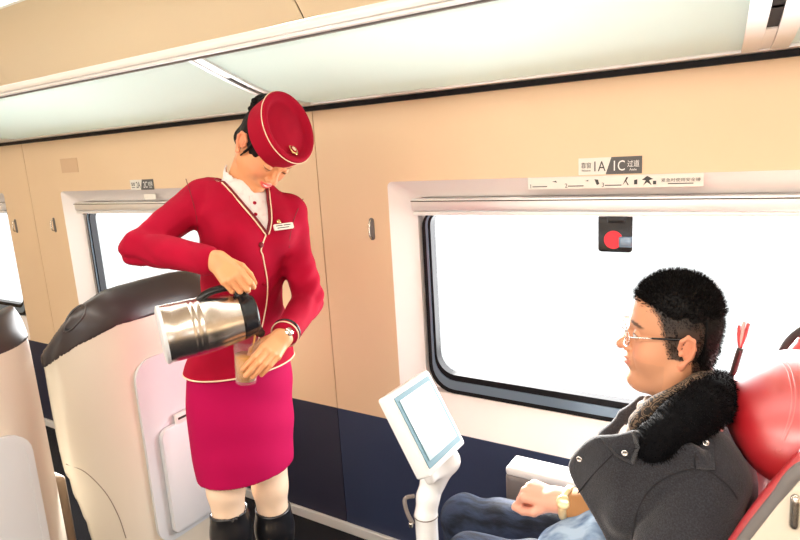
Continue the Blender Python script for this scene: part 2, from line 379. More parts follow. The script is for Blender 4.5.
# ------------------------------------------------------------------ windows: blind cassette, rubber frame, glass
for k in (-2, -1, 0):
    dx = k*PITCHX; x0, x1, z0, z1 = WIN[0]+.085+dx, WIN[1]-.085+dx, WIN[2]+.13, WIN[3]-.062
    w = thing('window_%d' % (k+3), '', '', ((x0+x1)/2, W+.08, z0)); del w['label']; del w['category']; w['kind'] = 'structure'
    out = rrect(x0+.012, z0, x1-.012, z1-.045, [.07, .07, .10, .10]); inn = rrect(x0+.048, z0+.075, x1-.048, z1-.055, [.05, .05, .075, .075])
    obj('frame_plate', ring(rrect(x0, z0, x1, z1, .02), rrect(x0+.016, z0+.004, x1-.016, z1-.049, [.066, .066, .096, .096]), .004, XZ, (0, W+.10, 0)), 'sill_white', w, smooth='auto')
    obj('rubber_frame', ring(out, inn, .035, XZ, (0, W+.10, 0)), 'rubber_black', w, smooth='auto')
    o2 = rrect(x0+.030, z0+.018, x1-.030, z1-.05, [.055, .055, .09, .09]); i2 = rrect(x0+.038, z0+.052, x1-.038, z1-.052, [.05, .05, .085, .085])
    obj('inner_trim', ring(o2, i2, .006, XZ, (0, W+.066, 0)), 'frame_blue', w, smooth='auto')
    obj('glass', box((x0+.02, W+.092, z0+.02), (x1-.02, W+.096, z1-.03)), 'pane', w, smooth=False)
    bl = thing('roller_blind', ['rolled up grey blind cassette above the far left window', 'rolled up grey blind cassette above the middle window', 'rolled up silver blind cassette above the large right window'][k+2], 'blind', ((x0+x1)/2, W+.04, z1-.05), 'roller blinds over the windows')
    obj('cassette', box((x0+.001, W+.015, z1-.046), (x1-.001, W+.058, z1-.002), .006), 'aluminium', bl, smooth='auto')
    obj('bottom_bar', box((x0+.004, W+.02, z1-.062), (x1-.004, W+.045, z1-.048), .004), 'alu_white', bl, smooth='auto')
    obj('guide_strip', box((x0+.002, W+.03, z1-.012), (x1-.002, W+.012, z1-.009)), 'gap_dark', bl, smooth=False)
# ------------------------------------------------------------------ luggage rack
ru = [(1.868, 1.814), (1.78, 1.816), (1.66, 1.826), (1.52, 1.852), (1.38, 1.890), (1.262, 1.926)]
ru = smooth_path([(0, a, b) for a, b in ru], 5)[:, 1:]
def rackstrip(x0, x1, dz, th, y0=1.26, y1=1.87, sk=.06):
    q = [p for p in ru if y0 <= p[0] <= y1]; n = len(q)
    V = [(x+sk*(1.87-y)/.6, y, z+dz) for x in (x0, x1) for y, z in q]+[(x+sk*(1.87-y)/.6, y, z+dz+th) for x in (x0, x1) for y, z in q]
    F = [[i, n+i, n+i+1, i+1] for i in range(n-1)]+[[2*n+i, 2*n+i+1, 3*n+i+1, 3*n+i] for i in range(n-1)]+[[i, i+1, 2*n+i+1, 2*n+i] for i in range(n-1)]+[[n+i, 3*n+i, 3*n+i+1, n+i+1] for i in range(n-1)]
    F += [[0, 2*n, 3*n, n], [n-1, 2*n-1, 4*n-1, 3*n-1]]
    return np.array(V), F
rk = thing('luggage_rack', 'pale glassy overhead luggage rack with silver edge running above the windows', 'luggage rack', (-2, 1.55, 1.79))
xs = [-6.0, SEAM-PITCHX, SEAM, -.075, 2.2]
for a, b_ in zip(xs[:-1], xs[1:]):
    p = obj('shelf_panel', rackstrip(a+.03, b_-.03, 0, .014, 1.27), 'rack_panel', rk)
obj('front_rail', join(box((-6, 1.240, 1.930), (2.2, 1.262, 1.957), .006), box((-6, 1.246, 1.921), (2.2, 1.262, 1.930), .003)), 'alu_white', rk, smooth='auto')
obj('rail_groove', box((-6, 1.262, 1.917), (2.2, 1.271, 1.924)), 'rail_grey', rk, smooth=False)
obj('rear_rail', box((-6, 1.80, 1.806), (2.2, 1.853, 1.818), .003), 'aluminium', rk, smooth='auto')
obj('black_channel', box((-6, 1.836, 1.788), (2.2, 1.868, 1.805)), 'rubber_black', rk, smooth=False)
for x in xs[1:4]:
    wd = .03 if x < -.5 else .05
    br = obj('bracket', join(rackstrip(x-wd, x-.012, -.008, .024), rackstrip(x+.012, x+wd, -.008, .024)), 'aluminium', rk, smooth='auto')
    obj('slot', join(rackstrip(x-.012, x+.012, -.002, .01)), 'gap_dark', br, smooth=False)
    [obj('slot_cover', rackstrip(x-.011, x+.011, -.006, .006, *yy_), 'alu_white', br, smooth=False) for yy_ in ((1.26, 1.42), (1.47, 1.50), (1.60, 1.82))]
# ------------------------------------------------------------------ hooks, signs, stickers on the wall
def hook(px, py, label):
    c = at(px, py, Y=W-.001); t = thing('coat_hook', label, 'coat hook', c, 'slim metal coat hooks on the wall')
    obj('back_plate', prism(rrect(c[0]-.011, c[2]-.042, c[0]+.011, c[2]+.042, .0105), .004, XZ, (0, W+.001, 0), .001), 'rail_grey', t, smooth='auto')
    P = smooth_path([(c[0], W-.004, c[2]+.034), (c[0], W-.016, c[2]+.022), (c[0], W-.02, c[2]-.01), (c[0], W-.016, c[2]-.028), (c[0], W-.003, c[2]-.034)], 5)
    obj('loop', tube(P, .0032, 8), 'steel', t)
hook(372, 229, 'slim metal coat hook just left of the large window')
hook(54.5, 225, 'slim metal coat hook beside the middle window, right of the thin wall seam')
hook(16, 226, 'slim metal coat hook beside the far left window')
def text(s, size, x, z, y, m, parent, name='lettering', w=None):
    cu = bpy.data.curves.new('t', 'FONT'); cu.body = s; cu.size = size; cu.extrude = .0003; cu.resolution_u = 3
    o = bpy.data.objects.new('t', cu); COL.objects.link(o); dg = bpy.context.evaluated_depsgraph_get()
    me = bpy.data.meshes.new_from_object(o.evaluated_get(dg)); V = np.array([v.co[:] for v in me.vertices]) if len(me.vertices) else np.zeros((0, 3)); F = [list(p.vertices) for p in me.polygons]
    bpy.data.objects.remove(o)
    if len(V) == 0: return
    if w: V[:, 0] = (V[:, 0]-V[:, 0].min())*w/(V[:, 0].max()-V[:, 0].min())
    V = V@XZ.T+np.array((x, y, z)); return obj(name, (V, F), m, parent, smooth=False)
def seat_sign(tl, br, label, a, b_, y=W-.0005, full=True):
    p = at(*tl, Y=y); q = at(*br, Y=y); x0, z1, x1, z0 = p[0], p[2], q[0], q[2]; w = x1-x0; h = z1-z0
    t = thing('seat_number_sign', label, 'sign', ((x0+x1)/2, y, z0))
    obj('white_half', prism([(x0, z0), (x0+w*.44, z0), (x0+w*.53, z1), (x0, z1)], .002, XZ, (0, y, 0)), 'sign_white', t, smooth=False)
    obj('dark_half', prism([(x0+w*.44, z0), (x1, z0), (x1, z1), (x0+w*.53, z1)], .002, XZ, (0, y, 0)), 'sign_dark', t, smooth=False)
    yy = y-.0024
    text(a, h*.85, x0+w*.26, z0+h*.2, yy, 'ink', t, w=w*.18); text(b_, h*.85, x0+w*.57, z0+h*.2, yy, 'ink_white', t, w=w*.17)
    text('靠窗', h*.38, x0+w*.045, z0+h*.42, yy, 'ink', t, w=w*.16); text('Window', h*.17, x0+w*.05, z0+h*.2, yy, 'ink', t, w=w*.15)
    text('过道', h*.42, x0+w*.78, z0+h*.42, yy, 'ink_white', t, w=w*.18); text('Aisle', h*.19, x0+w*.81, z0+h*.18, yy, 'ink_white', t, w=w*.11)
seat_sign((578.7, 158.5), (642, 173.2), 'white and dark grey seat sign reading 1A and 1C above the large window', '1A', '1C')
seat_sign((130, 180), (154.5, 189.5), 'small white and dark seat sign above the middle window behind attendant', '2A', '2C')
p = at(528, 178, Y=W); q = at(703.5, 187.5, Y=W); x0, z1, x1, z0 = p[0], p[2], q[0], q[2]-.002; z0 = z1-.036
t = thing('instruction_strip', 'long thin white instruction sticker numbered 1 2 3 below the 1A 1C sign', 'sticker', ((x0+x1)/2, W, z0))
obj('strip', prism([(x0, z0), (x1, z0), (x1, z1), (x0, z1)], .0012, XZ, (0, W-.0005, 0)), 'sign_white', t, smooth=False)
w = x1-x0; h = z1-z0; yy = W-.0022
for s_, f in (('1', .01), ('2', .235), ('3', .455)): text(s_, h*.5, x0+w*f, z0+h*.1, yy, 'ink', t)
bars = [box((x0+w*(f+.02), yy-.0003, z0+h*.18), (x0+w*(f+.115), yy, z0+h*.26)) for f in (.01, .235, .455)]
text('紧急时使用安全锤', h*.30, x0+w*.785, z0+h*.42, yy, 'ink', t, w=w*.20)
bars.append(box((x0+w*.82, yy-.0003, z0+h*.22), (x0+w*.95, yy, z0+h*.29)))
def glyph(fx, s, pts): return prism([(x0+w*fx+px*h*s, z0+h*.5+pz*h*s) for px, pz in pts], .0004, XZ, (0, yy, 0))
figs = [glyph(.17, .4, [(-.5, .3), (.4, .5), (.6, .1), (.2, .2)]), glyph(.37, .4, [(-.4, .3), (.3, .5), (.3, .2)]), glyph(.425, .5, [(-.3, .5), (.3, .4), (.5, -.3), (.1, -.5)]),
        glyph(.60, .5, [(-.7, -.6), (-.1, .7), (.2, .7), (-.1, .1), (.3, -.6), (.1, -.6), (-.2, 0)]), glyph(.65, .5, [(-.3, .2), (.2, .3), (.2, -.5), (-.3, -.5)]),
        glyph(.71, .5, [(-.8, .2), (0, .8), (.9, .3), (.3, .1), (.7, -.7), (0, -.2), (-.6, -.7), (-.2, .1)]), glyph(.75, .4, [(-.3, .0), (.3, .0), (.3, -.7), (-.3, -.7)])]
[obj('printed_line', q_, 'ink', t, smooth=False) for q_ in bars]; [obj('pictogram', q_, 'ink', t, smooth=False) for q_ in figs]
p = at(144, 194, Y=W); q = at(155, 199.5, Y=W)
obj('label_sticker', box((p[0], W-.0015, q[2]), (q[0]+.01, W-.0001, p[2])), 'sign_white', smooth=False, label='tiny pale label sticker under the small seat sign by the middle window', cat='sticker')
p = at(60, 159, Y=W); q = at(79, 172, Y=W)
obj('cover_patch', box((p[0], W-.002, q[2]), (q[0], W-.0001, p[2]), .001), 'patch', smooth=False, label='plain square tan cover patch on the cream wall at upper left', cat='cover plate')
# emergency break point on the large pane
p = at(598, 216, Y=W+.06); q = at(632.5, 253, Y=W+.06)
t = thing('break_glass_marker', 'black rounded plate with red disc at the top of the large window', 'sign', ((p[0]+q[0])/2, W+.06, q[2]))
obj('plate', prism(rrect(p[0], q[2], q[0], p[2], [.005, .005, .012, .012]), .012, XZ, (0, W+.072, 0), .002), 'black_plastic', t, smooth='auto')
c = at(613, 240, Y=W+.055); obj('red_disc', lathe([(0.001, 0), (.028, 0), (.028, .003), (.001, .003)], XZ, (c[0], W+.0605, c[2]), 28), 'red_sticker', t, smooth='auto')
c = at(623, 242, Y=W+.055); obj('arrow', box((c[0]-.012, W+.054, c[2]-.016), (c[0]+.028, W+.057, c[2]+.016), .004), 'frame_blue', t)
obj('clip', box((p[0]+.03, W+.05, p[2]-.02), (q[0]-.02, W+.062, p[2]+.006), .003), 'black_plastic', t)
# ------------------------------------------------------------------ the two seats seen from behind
def shell_seat(out, low, XB, label, tray, grip, seams, gripname='grip_recess'):
    out2 = smooth_path([(0, a, b) for a, b in out], 3)[:, 1:]
    ym = (min(o[0] for o in out)+max(o[0] for o in out))/2; hw = (max(o[0] for o in out)-min(o[0] for o in out))/2
    def sh(P):
        x, y, z = P; q = np.clip(np.abs(y-ym)/hw, 0, 1.2); x = x+.17*q**4+.05*np.clip((z-1.12)/.12, 0, 1)**2
        return smax(poly2(y, z, out2)+0*x, np.abs(x-(XB-.016))-.016, .013)
    lo = (XB-.42, min(o[0] for o in out)-.03, .02); hi = (XB+.06, max(o[0] for o in out)+.03, 1.27)
    lowf = lambda y: np.interp(y, [l[0] for l in low], [l[1] for l in low])
    t = thing('train_seat', label, 'seat', (XB-.14, ym, .0))
    full = nets(sh, lo, hi, .011)
    sz = out2[:, 1].max(); obj('seat_back', rboxm((XB-.16, ym, .70), (.09, hw-.10, .42), .05, h=.015), 'shell_dark', t)
    obj('shell', nets(lambda P: sh(P)+.0015, lo, hi, .009), 'shell_beige', t)
    obj('top_band', nets(lambda P: smax(sh(P)-.0015, lowf(P[1])-P[2]+0*P[0], .003), (lo[0], lo[1], .9), hi, .0055), 'shell_dark', t)
    obj('base', rboxm((XB-.16, ym, .045), (.10, .2, .05), .01), 'shell_dark', t)
    for s_ in seams:
        P = smooth_path([pick(sh, *p_, D0=1.2, D1=3.2) for p_ in s_], 5); obj('seam', tube(P, .0016, 6), 'seam_brown', t)
    if grip:
        P = smooth_path([pick(sh, *p_, D0=1.2, D1=3.2) for p_ in grip]+[pick(sh, *grip[0], D0=1.2, D1=3.2)], 4)[:-1]
        g = obj(gripname, tube(P, .0045, 8, closed=True), 'shell_dark', t)
        c = P.mean(0); P = P-CF*.004; c = c-CF*.005; obj('inner_pad', (np.concatenate([P, [c]]), [[i, (i+1) % len(P), len(P)] for i in range(len(P))]), 'rubber_black', g)
    # tray panel
    y0, y1, ztop, ty0, tz, lz = tray
    a = rrect(y0, .30, y1, ztop, .07); b_ = rrect(y0+.018, .318, y1-.018, ztop-.018, .055)
    sx = lambda z: XB+.0
    Mt = YZ; fr = obj('tray_surround', ring(a, b_, .012, Mt, (XB-.006, 0, 0)), 'tray_grey', t, smooth='auto')
    obj('recess_panel', prism(b_, .006, Mt, (XB-.002, 0, 0)), 'tray_grey', t, smooth='auto')
    tr = obj('tray_table', prism(rrect(ty0, .33, y1-.03, tz, [.02, .035, .02, .02]), .024, Mt, (XB+.006, 0, 0), .005), 'tray_grey', t, smooth='auto')
    obj('latch', join(box((XB+.012, lz, tz-.004), (XB+.030, lz+.09, tz+.034), .005)), 'arm_top', tr, smooth='auto')
    obj('latch_slot', box((XB+.029, lz+.006, tz+.014), (XB+.0315, lz+.07, tz+.022)), 'gap_dark', tr, smooth=False)
    return t, sh
def rboxm(c, hf, r, M=None, h=None):
    c = np.array(c); e = np.array(hf)+.02; h = h or max(min(hf)/6, .004)
    if M is not None: e = np.full(3, np.linalg.norm(hf)+.02)
    return nets(lambda P: rbox(P, c, hf, r, M), c-e, c+e, h)
XB = -1.80
T2, SH2 = shell_seat([(.965, .05), (.96, .40), (.934, .66), (.932, 1.0), (.948, 1.08), (.998, 1.17), (1.07, 1.217), (1.16, 1.235), (1.45, 1.235), (1.56, 1.18), (1.6, 1.05), (1.6, .5), (1.6, .05)],
    [(.925, 1.0), (.96, 1.045), (1.0, 1.08), (1.06, 1.108), (1.1, 1.122), (1.5, 1.128)], XB, 'beige train seat with dark top band, directly behind the attendant', (1.12, 1.50, .985, 1.17, .725, 1.235),
    [(65, 331), (66, 322), (72, 312), (80, 306), (86, 306), (84, 315), (76, 325), (69, 331)], [[(66, 464), (85, 472), (105, 492), (118, 515), (126, 538)]])
T1, SH1 = shell_seat([(.22, .05), (.22, .6), (.21, 1.0), (.24, 1.15), (.34, 1.22), (.55, 1.235), (.83, 1.235), (.866, 1.222), (.877, 1.17), (.884, 1.05), (.900, .5), (.905, .05)],
    [(.1, 1.135), (.9, 1.135)], XB, 'beige train seat with dark top band, cropped by the left picture edge', (.36, .775, .91, .42, .57, .50), None, [])
obj('console', rboxm((-2.15, .932, .31), (.15, .018, .31), .015), 'console_tan', label='narrow beige console in the gap between the two left seats', cat='console')
# ------------------------------------------------------------------ personal screen on its arm
P0 = at(394, 398.5, D=1.32); ey = np.array([0, 1., 0]); ed = np.array([.075, 0, -.138]); ed /= np.linalg.norm(ed); en = np.cross(ed, ey); en = en if en[0] > 0 else -en
MM = np.stack([ey, -ed, np.cross(ey, -ed)], 1)           # local x along Y, y up the screen, z out of its face
if MM[:, 2].dot(en) < 0: MM[:, 2] *= -1; MM[:, 0] *= -1
wS, hS = .148, .168
sgn = MM[1, 0]
def scr(poly, th, z0, bev=0): return prism([(sgn*a, b) for a, b in poly][::int(sgn)], th, MM, P0+MM[:, 2]*z0, bev)
t = thing('personal_screen', 'white framed tilting screen on a curved white arm before the seated man', 'screen', (P0[0], P0[1]+.07, .0))
obj('housing', scr(rrect(-.012, -hS-.014, wS+.012, .012, .008), .036, -.036, .004), 'plastic_white', t, smooth='auto')
obj('bezel', scr(rrect(-.001, -hS, wS, .0, .003), .003, -.001), 'bezel', t, smooth='auto')
obj('display', scr(rrect(.010, -hS+.014, wS-.010, -.011, .002), .0015, .0025), 'screen', t, smooth=False)
def arm(P):
    a = P0+ey*wS*.80+ed*(hS*.75)-en*.07; b = P0+ey*wS*.50+ed*(hS+.045)-en*.03
    pts = [at(447, 460, D=1.44), at(434, 478, D=1.43), at(428, 497, D=1.42), at(426, 515, D=1.42)]
    d = cap(P, a, pts[0], .020, .026)
    d = smin(d, cap(P, pts[0], pts[1], .026, .027), .02); d = smin(d, cap(P, pts[1], pts[2], .027, .026), .02); d = smin(d, cap(P, pts[2], pts[3], .026, .0265), .01)
    br = rbox(P, P0+ey*wS*.60+ed*(hS*.98)-en*.052, (.050, .050, .012), .008, MM)
    d = smin(d, br, .03)
    low = pts[3].copy(); low[2] = .42
    return smin(d, cap(P, pts[3], low, .0265, .0265), .004)
pb = at(426, 515, D=1.42)
obj('arm', nets(arm, (pb[0]-.12, pb[1]-.09, .40), (pb[0]+.16, pb[1]+.16, 1.10), .004), 'plastic_white', t)
obj('collar_ring', tube([pb+np.array((math.cos(a)*.0275, math.sin(a)*.0275, 0)) for a in np.linspace(0, 2*PI, 33)[:-1]], .0016, 6, closed=True), 'leather_grey', t)
l0, l1, l2, l3 = at(414, 496, D=1.41), at(405, 499, D=1.40), at(407, 512, D=1.40), at(413, 524, D=1.40)
obj('release_lever', join(tube(smooth_path([l0, l1, l2, l3], 5), .005, 8, flat=(CF, .5)), ), 'leather_grey', t)
obj('pin', (lambda v: v)(rboxm(at(411, 525, D=1.395), (.004, .004, .006), .002, h=.0015)), 'steel', t)
# ------------------------------------------------------------------ the man's seat
t = thing('train_seat', 'red leather train seat with rounded headrest, the man sits in it', 'seat', (.1, 1.3, 0))
def lean(P, k=.30, z0=.45): return (P[0]-(P[2]-z0)*k, P[1], P[2])
HM = frame((-.0, 0, 1), (1, 0, 0)); ca, sa = math.cos(.22), math.sin(.22)
HM = np.array([[ca, 0, sa], [0, 1, 0], [-sa, 0, ca]])
hc = np.array([.045, 1.33, 1.145])
hce = at(797, 412, Y=1.31)
def headrest(P):
    d = ell(P, hce, (.122, .200, .106)); return smin(d, rbox(P, hce+np.array((.02, 0, -.015)), (.085, .16, .075), .06), .04)
def backrest(P):
    q = lean(P, .10); return smin(rbox(q, (.03, 1.33, .76), (.07, .25, .34), .05), smin(rbox(q, (.0, 1.555, .76), (.085, .045, .33), .04), rbox(q, (.0, 1.085, .72), (.085, .045, .27), .04), .02), .03)
obj('headrest', nets(headrest, (-.16, 1.02, .95), (.23, 1.62, 1.32), .006), 'leather_red', t)
obj('backrest', nets(backrest, (-.15, .98, .36), (.22, 1.66, 1.16), .009), 'leather_red', t)
obj('seat_cushion', rboxm((-.30, 1.31, .40), (.30, .25, .07), .05, h=.012), 'leather_red', t)
for off in ((0, 0), (4, -1)):
    P = [pick(headrest, x+off[0], y+off[1], .9, 2.0) for x, y in ((781, 361), (787, 370), (791, 385), (792, 400), (789, 418), (783, 436), (776, 452))]
    obj('stitching', tube(smooth_path(P, 5), .0013, 6), 'stitch', t)
wing = [(.33, 1.25), (.15, 1.215), (.038, 1.14), (.002, 1.075), (-.038, .99), (-.12, .80), (-.24, .66), (-.62, .62), (-.62, .25), (.33, .25)]
def wingm(y, dx=0.): return prism([(a+dx, b) for a, b in wing][::-1], .028, XZ, (0, y, 0), .006)
Mw = XZ
pts = [at(803, 470, Y=.975), at(771, 505, Y=.975), at(747, 541, Y=.975)]
dxw = .008
w2 = [(a+dxw if a < .3 else .36, b) for a, b in wing]
def wg(y): return prism(w2[::-1], .028, XZ, (0, y, 0), .006)
obj('shell', join(wg(.992), wg(1.672), box((.33, .965, .22), (.365, 1.672, 1.26), .012)), 'shell_beige', t, smooth='auto')
def rail(y, rr_=.0115): return tube(smooth_path([(a, y-.014, b) for a, b in w2[0:7]], 6), rr_, 10)
obj('edge_rail', rail(.992), 'rail_grey', t); obj('edge_rail', rail(1.672, .022), 'shell_dark', t)
for y_ in (1.03, 1.62): obj('wing_padding', tube(smooth_path([(a-.012+.03, y_, b-.015) for a, b in w2[2:7]], 6), .032, 12, flat=(np.array((0, 1., 0)), .6)), 'leather_red', t)
obj('top_band', join(box((.325, .960, 1.19), (.372, 1.677, 1.285), .012)), 'shell_dark', t, smooth='auto')
c = at(795, 512, Y=.955); obj('side_lever', join(rboxm(c, (.007, .008, .028), .008, h=.003)), 'steel', t, label='chrome lever')
obj('seat_base', rboxm((-.2, 1.31, .16), (.30, .22, .17), .03, h=.015), 'shell_dark', t)
a1 = rboxm((-.42, 1.575, .612), (.250, .045, .055), .022, h=.005)
obj('armrest', a1, 'leather_grey', t); obj('armrest_pad', rboxm((-.42, 1.577, .670), (.247, .044, .014), .012, h=.003), 'arm_top', t)
obj('armrest_support', box((-.6, 1.54, .2), (-.2, 1.61, .58), .01), 'leather_grey', t, smooth='auto')
rp = [at(720, 440, Y=1.60), at(726, 400, Y=1.60), at(733, 372, Y=1.60), at(740, 348, Y=1.60)]
rd = thing('reading_lamp', 'slim dark stalk with forked red and pale tip beside red headrest', 'lamp', rp[0])
obj('stalk', tube(smooth_path(rp, 6), .008, 10), 'shell_dark', rd)
for i, (e, m_) in enumerate((((739, 325), 'leather_red'), ((744, 321), 'arm_top'), ((748.5, 323), 'leather_red'))):
    obj('prong', tube(smooth_path([rp[3], (rp[3]+at(*e, Y=1.60))/2+np.array(((i-1)*.002, 0, 0)), at(*e, Y=1.60)], 4), .0042, 8), m_, rd)
# ================================================================== PEOPLE
def xf(P, M, t):      # room -> local
    x, y, z = P[0]-t[0], P[1]-t[1], P[2]-t[2]
    return tuple(M[0, i]*x+M[1, i]*y+M[2, i]*z for i in range(3))
def to_room(vf, M, t): V, F = vf; return V@M.T+t, F
def head_sdf(P, fem):
    x, y, z = P; ax = np.abs(x); S = (ax, y, z)
    d = ell(P, (0, -.010, .032), (.077, .097, .086))
    d = smin(d, ell(P, (0, .030, -.026), (.060 if fem else .064, .060, .084)), .03)
    d = smin(d, ell(P, (0, .045, .052), (.060, .047, .050)), .02)
    if fem:
        d = smin(d, cap(S, (.047, .005, -.052), (.006, .070, -.092), .020, .014), .03)
        d = smin(d, ell(S, (.036, .050, -.024), (.027, .032, .030)), .02)
    else:
        d = smin(d, cap(S, (.056, .0, -.050), (.050, .012, -.072), .024, .020), .03)
        d = smin(d, cap(S, (.050, .012, -.072), (.012, .062, -.090), .022, .021), .03)
        d = smin(d, ell(S, (.040, .048, -.028), (.030, .036, .036)), .02)
    d = smin(d, cap(S, (.040, .070, .030), (.008, .085, .028), .009, .010), .012)
    d = smax(d, -ell(S, (.031, .103, .012), (.019, .016, .011)), .012)
    d = smin(d, sph(S, (.031, .078, .010), .0135), .003)
    # nose
    n = cap(P, (0, .084, .022), (0, .104, -.014), .0065, .0085)
    n = smin(n, ell(P, (0, .108 if fem else .111, -.019), (.0095, .0105, .0088 if fem else .0100)), .008)
    n = smin(n, ell(S, (.0115, .097, -.024), (.0075, .009, .0065)), .006)
    d = smin(d, n, .008)
    d = smax(d, -ell(S, (.0055, .103, -.0285), (.0028, .004, .002)), .002)
    # mouth
    d = smin(d, ell(P, (0, .086, -.048), (.026, .014, .018)), .012)
    k = (S[0]/.024)**2*.006
    if fem:
        zz = z-(ax/.024)**2*.005
        d = smin(d, ell((x, y+k, zz), (0, .0965, -.0425), (.023, .0065, .0045)), .003)
        d = smin(d, ell((x, y+k, zz), (0, .0945, -.0545), (.019, .0065, .0055)), .003)
        d = smax(d, -ell((x, y+k*1.0, zz), (0, .104, -.0480), (.020, .009, .0026)), .0015)
    else:
        d = smin(d, ell((x, y+k, z), (0, .0975, -.0430), (.024, .0065, .0046)), .003)
        d = smin(d, ell((x, y+k, z), (0, .0958, -.0535), (.020, .0065, .0052)), .003)
        d = smax(d, -ell((x, y+k, z), (0, .105, -.0485), (.024, .009, .0013)), .0015)
    d = smin(d, ell(P, (0, .080 if fem else .076, -.090), (.020, .017, .015)), .014)
    # ears
    e0 = np.array((.078, -.012, -.004))
    E = ell(S, e0+(.0035, -.004, .004), (.0045, .017, .027), frame((.35, .12, 1), (1, 0, 0)))
    pts = [(.079, .006, .004), (.085, .004, .020), (.090, -.008, .030), (.093, -.022, .024), (.092, -.026, .008), (.087, -.020, -.010), (.082, -.008, -.024), (.079, .001, -.028)]
    for a, b in zip(pts[:-1], pts[1:]): E = smin(E, cap(S, a, b, .0042, .0042), .003)
    E = smin(E, ell(S, (.081, -.003, -.029), (.0045, .008, .0085)), .004)
    E = smin(E, cap(S, (.084, -.012, .014), (.083, -.012, -.006), .003, .003), .004)
    E = smin(E, ell(S, (.079, .003, -.006), (.005, .004, .006)), .004)
    d = smin(d, E, .004)
    return d
def face_cols(base, lip, brow, fem):
    base, lip, brow = map(np.array, (base, lip, brow))
    def f(L):
        x, y, z = L.T; ax = abs(x); c = np.tile(base, (len(L), 1)).astype(float)
        def mixin(w, col): w = np.clip(w, 0, 1)[:, None]; c[:] = c*(1-w)+np.array(col)*w
        mixin(.35*np.exp(-(((ax-.045)/.022)**2+((z+.02)/.02)**2))*(y > .03), (.80, .26, .17))
        mixin(.35*(np.exp(-((x/.012)**2+((z+.02)/.012)**2))*(y > .095)), (.80, .30, .2))
        mixin(.4*((ax > .0795) & (abs(z) < .04)), (.85, .28, .18))
        zz = z-(ax/.024)**2*(.005 if fem else 0)
        lw = (y > .080)*np.clip(1.25-((ax/.0245)**2+((zz+.0485)/.0105)**2), 0, .35)/.35
        mixin(lw*.85, lip)
        if fem: mixin((y > .08)*np.clip(1.3-((ax/.0150)**2+((zz+.0480)/.0022)**2), 0, .4)/.4, (.80, .74, .68))
        br = (y > .055)*np.clip(1.3-(((ax-.033)/.019)**2+((z-.0315-.10*(.04-ax))/(.0038 if not fem else .0030))**2), 0, .5)/.5
        mixin(br*.85, brow)
        ey = (y > .06)*np.clip(1.2-(((ax-.032)/.0135)**2+((z-(.0085 if fem else .0095)-6*(ax-.032)**2*-1)/.0020)**2), 0, .4)/.4
        if fem: mixin(ey*.95, (.02, .012, .01))
        if not fem:
            on = (y > .06); e2 = ((ax-.031)/.0115)**2+((z-.0095)/.0046)**2; mixin(on*np.clip((1.1-e2)*4, 0, 1), (.72, .66, .62)); mixin(on*np.clip((1.1-(((ax-.029)/.0048)**2+((z-.0098)/.0048)**2))*4, 0, 1)*(e2 < 1.1), (.015, .01, .008))
            mixin(on*np.clip((1.-(((ax-.031)/.014)**2+((z-.0142+20*(ax-.031)**2)/.0013)**2))*3, 0, 1), (.03, .015, .01))
        if not fem: mixin(.22*((z < -.035) & (y > .03)), (.42, .24, .16))
        return c
    return f
def finger(P, base, d, n, lens, curl, r0, r1):
    p = np.array(base); a = 0; D = None; rr = np.linspace(r0, r1, 4)
    for i, (l, c) in enumerate(zip(lens, curl)):
        a += math.radians(c); v = d*math.cos(a)-n*math.sin(a); q = p+v*l
        s = cap(P, p, q, rr[i], rr[i+1]); D = s if D is None else smin(D, s, .002); p = q
    return D
def hand_sdf(P, Wp, d, n, s, curls, thumb, sc=1., spread=(0, 0, 0, 0)):
    "Wp wrist, d towards the knuckles, n back of the hand, s towards the thumb"
    d = np.array(d, float); d /= np.linalg.norm(d); n = np.array(n, float); n -= d*n.dot(d); n /= np.linalg.norm(n); s = np.array(s, float); s -= d*s.dot(d); s -= n*s.dot(n); s /= np.linalg.norm(s)
    off = [.027, .009, -.009, -.025]; ln = [.083, .086, .081, .074]; L = [(.040, .025, .021), (.044, .028, .022), (.041, .026, .021), (.032, .020, .018)]
    palm = None; K = []
    for i in range(4):
        k = Wp+d*ln[i]*sc+s*off[i]*sc+n*(.003 if i in (1, 2) else 0); K.append(k)
        c = cap(P, Wp+s*off[i]*.55*sc, k-d*.004, .0145*sc, .0108*sc); palm = c if palm is None else smin(palm, c, .012)
    F = None
    for i in range(4):
        dd = d+s*spread[i]; dd /= np.linalg.norm(dd)
        g = finger(P, K[i], dd, n, [l*sc for l in L[i]], curls[i], (.0098, .0102, .0096, .0086)[i]*sc, (.0072, .0075, .0072, .0064)[i]*sc)
        F = g if F is None else smin(F, g, .0012)
    h = smin(palm, F, .006)
    p = Wp+d*.018*sc+s*.020*sc-n*.006*sc; T = None; rr = (.015, .0115, .0100, .0082)
    for i, (v, l) in enumerate(zip(thumb, (.042, .034, .027))):
        v = d*v[0]+n*v[1]+s*v[2]; v /= np.linalg.norm(v); q = p+v*l*sc; c = cap(P, p, q, rr[i]*sc, rr[i+1]*sc); T = c if T is None else smin(T, c, .003); p = q
    return smin(h, T, .008), K
def box_around(pts, m): pts = np.array(pts); return pts.min(0)-m, pts.max(0)+m
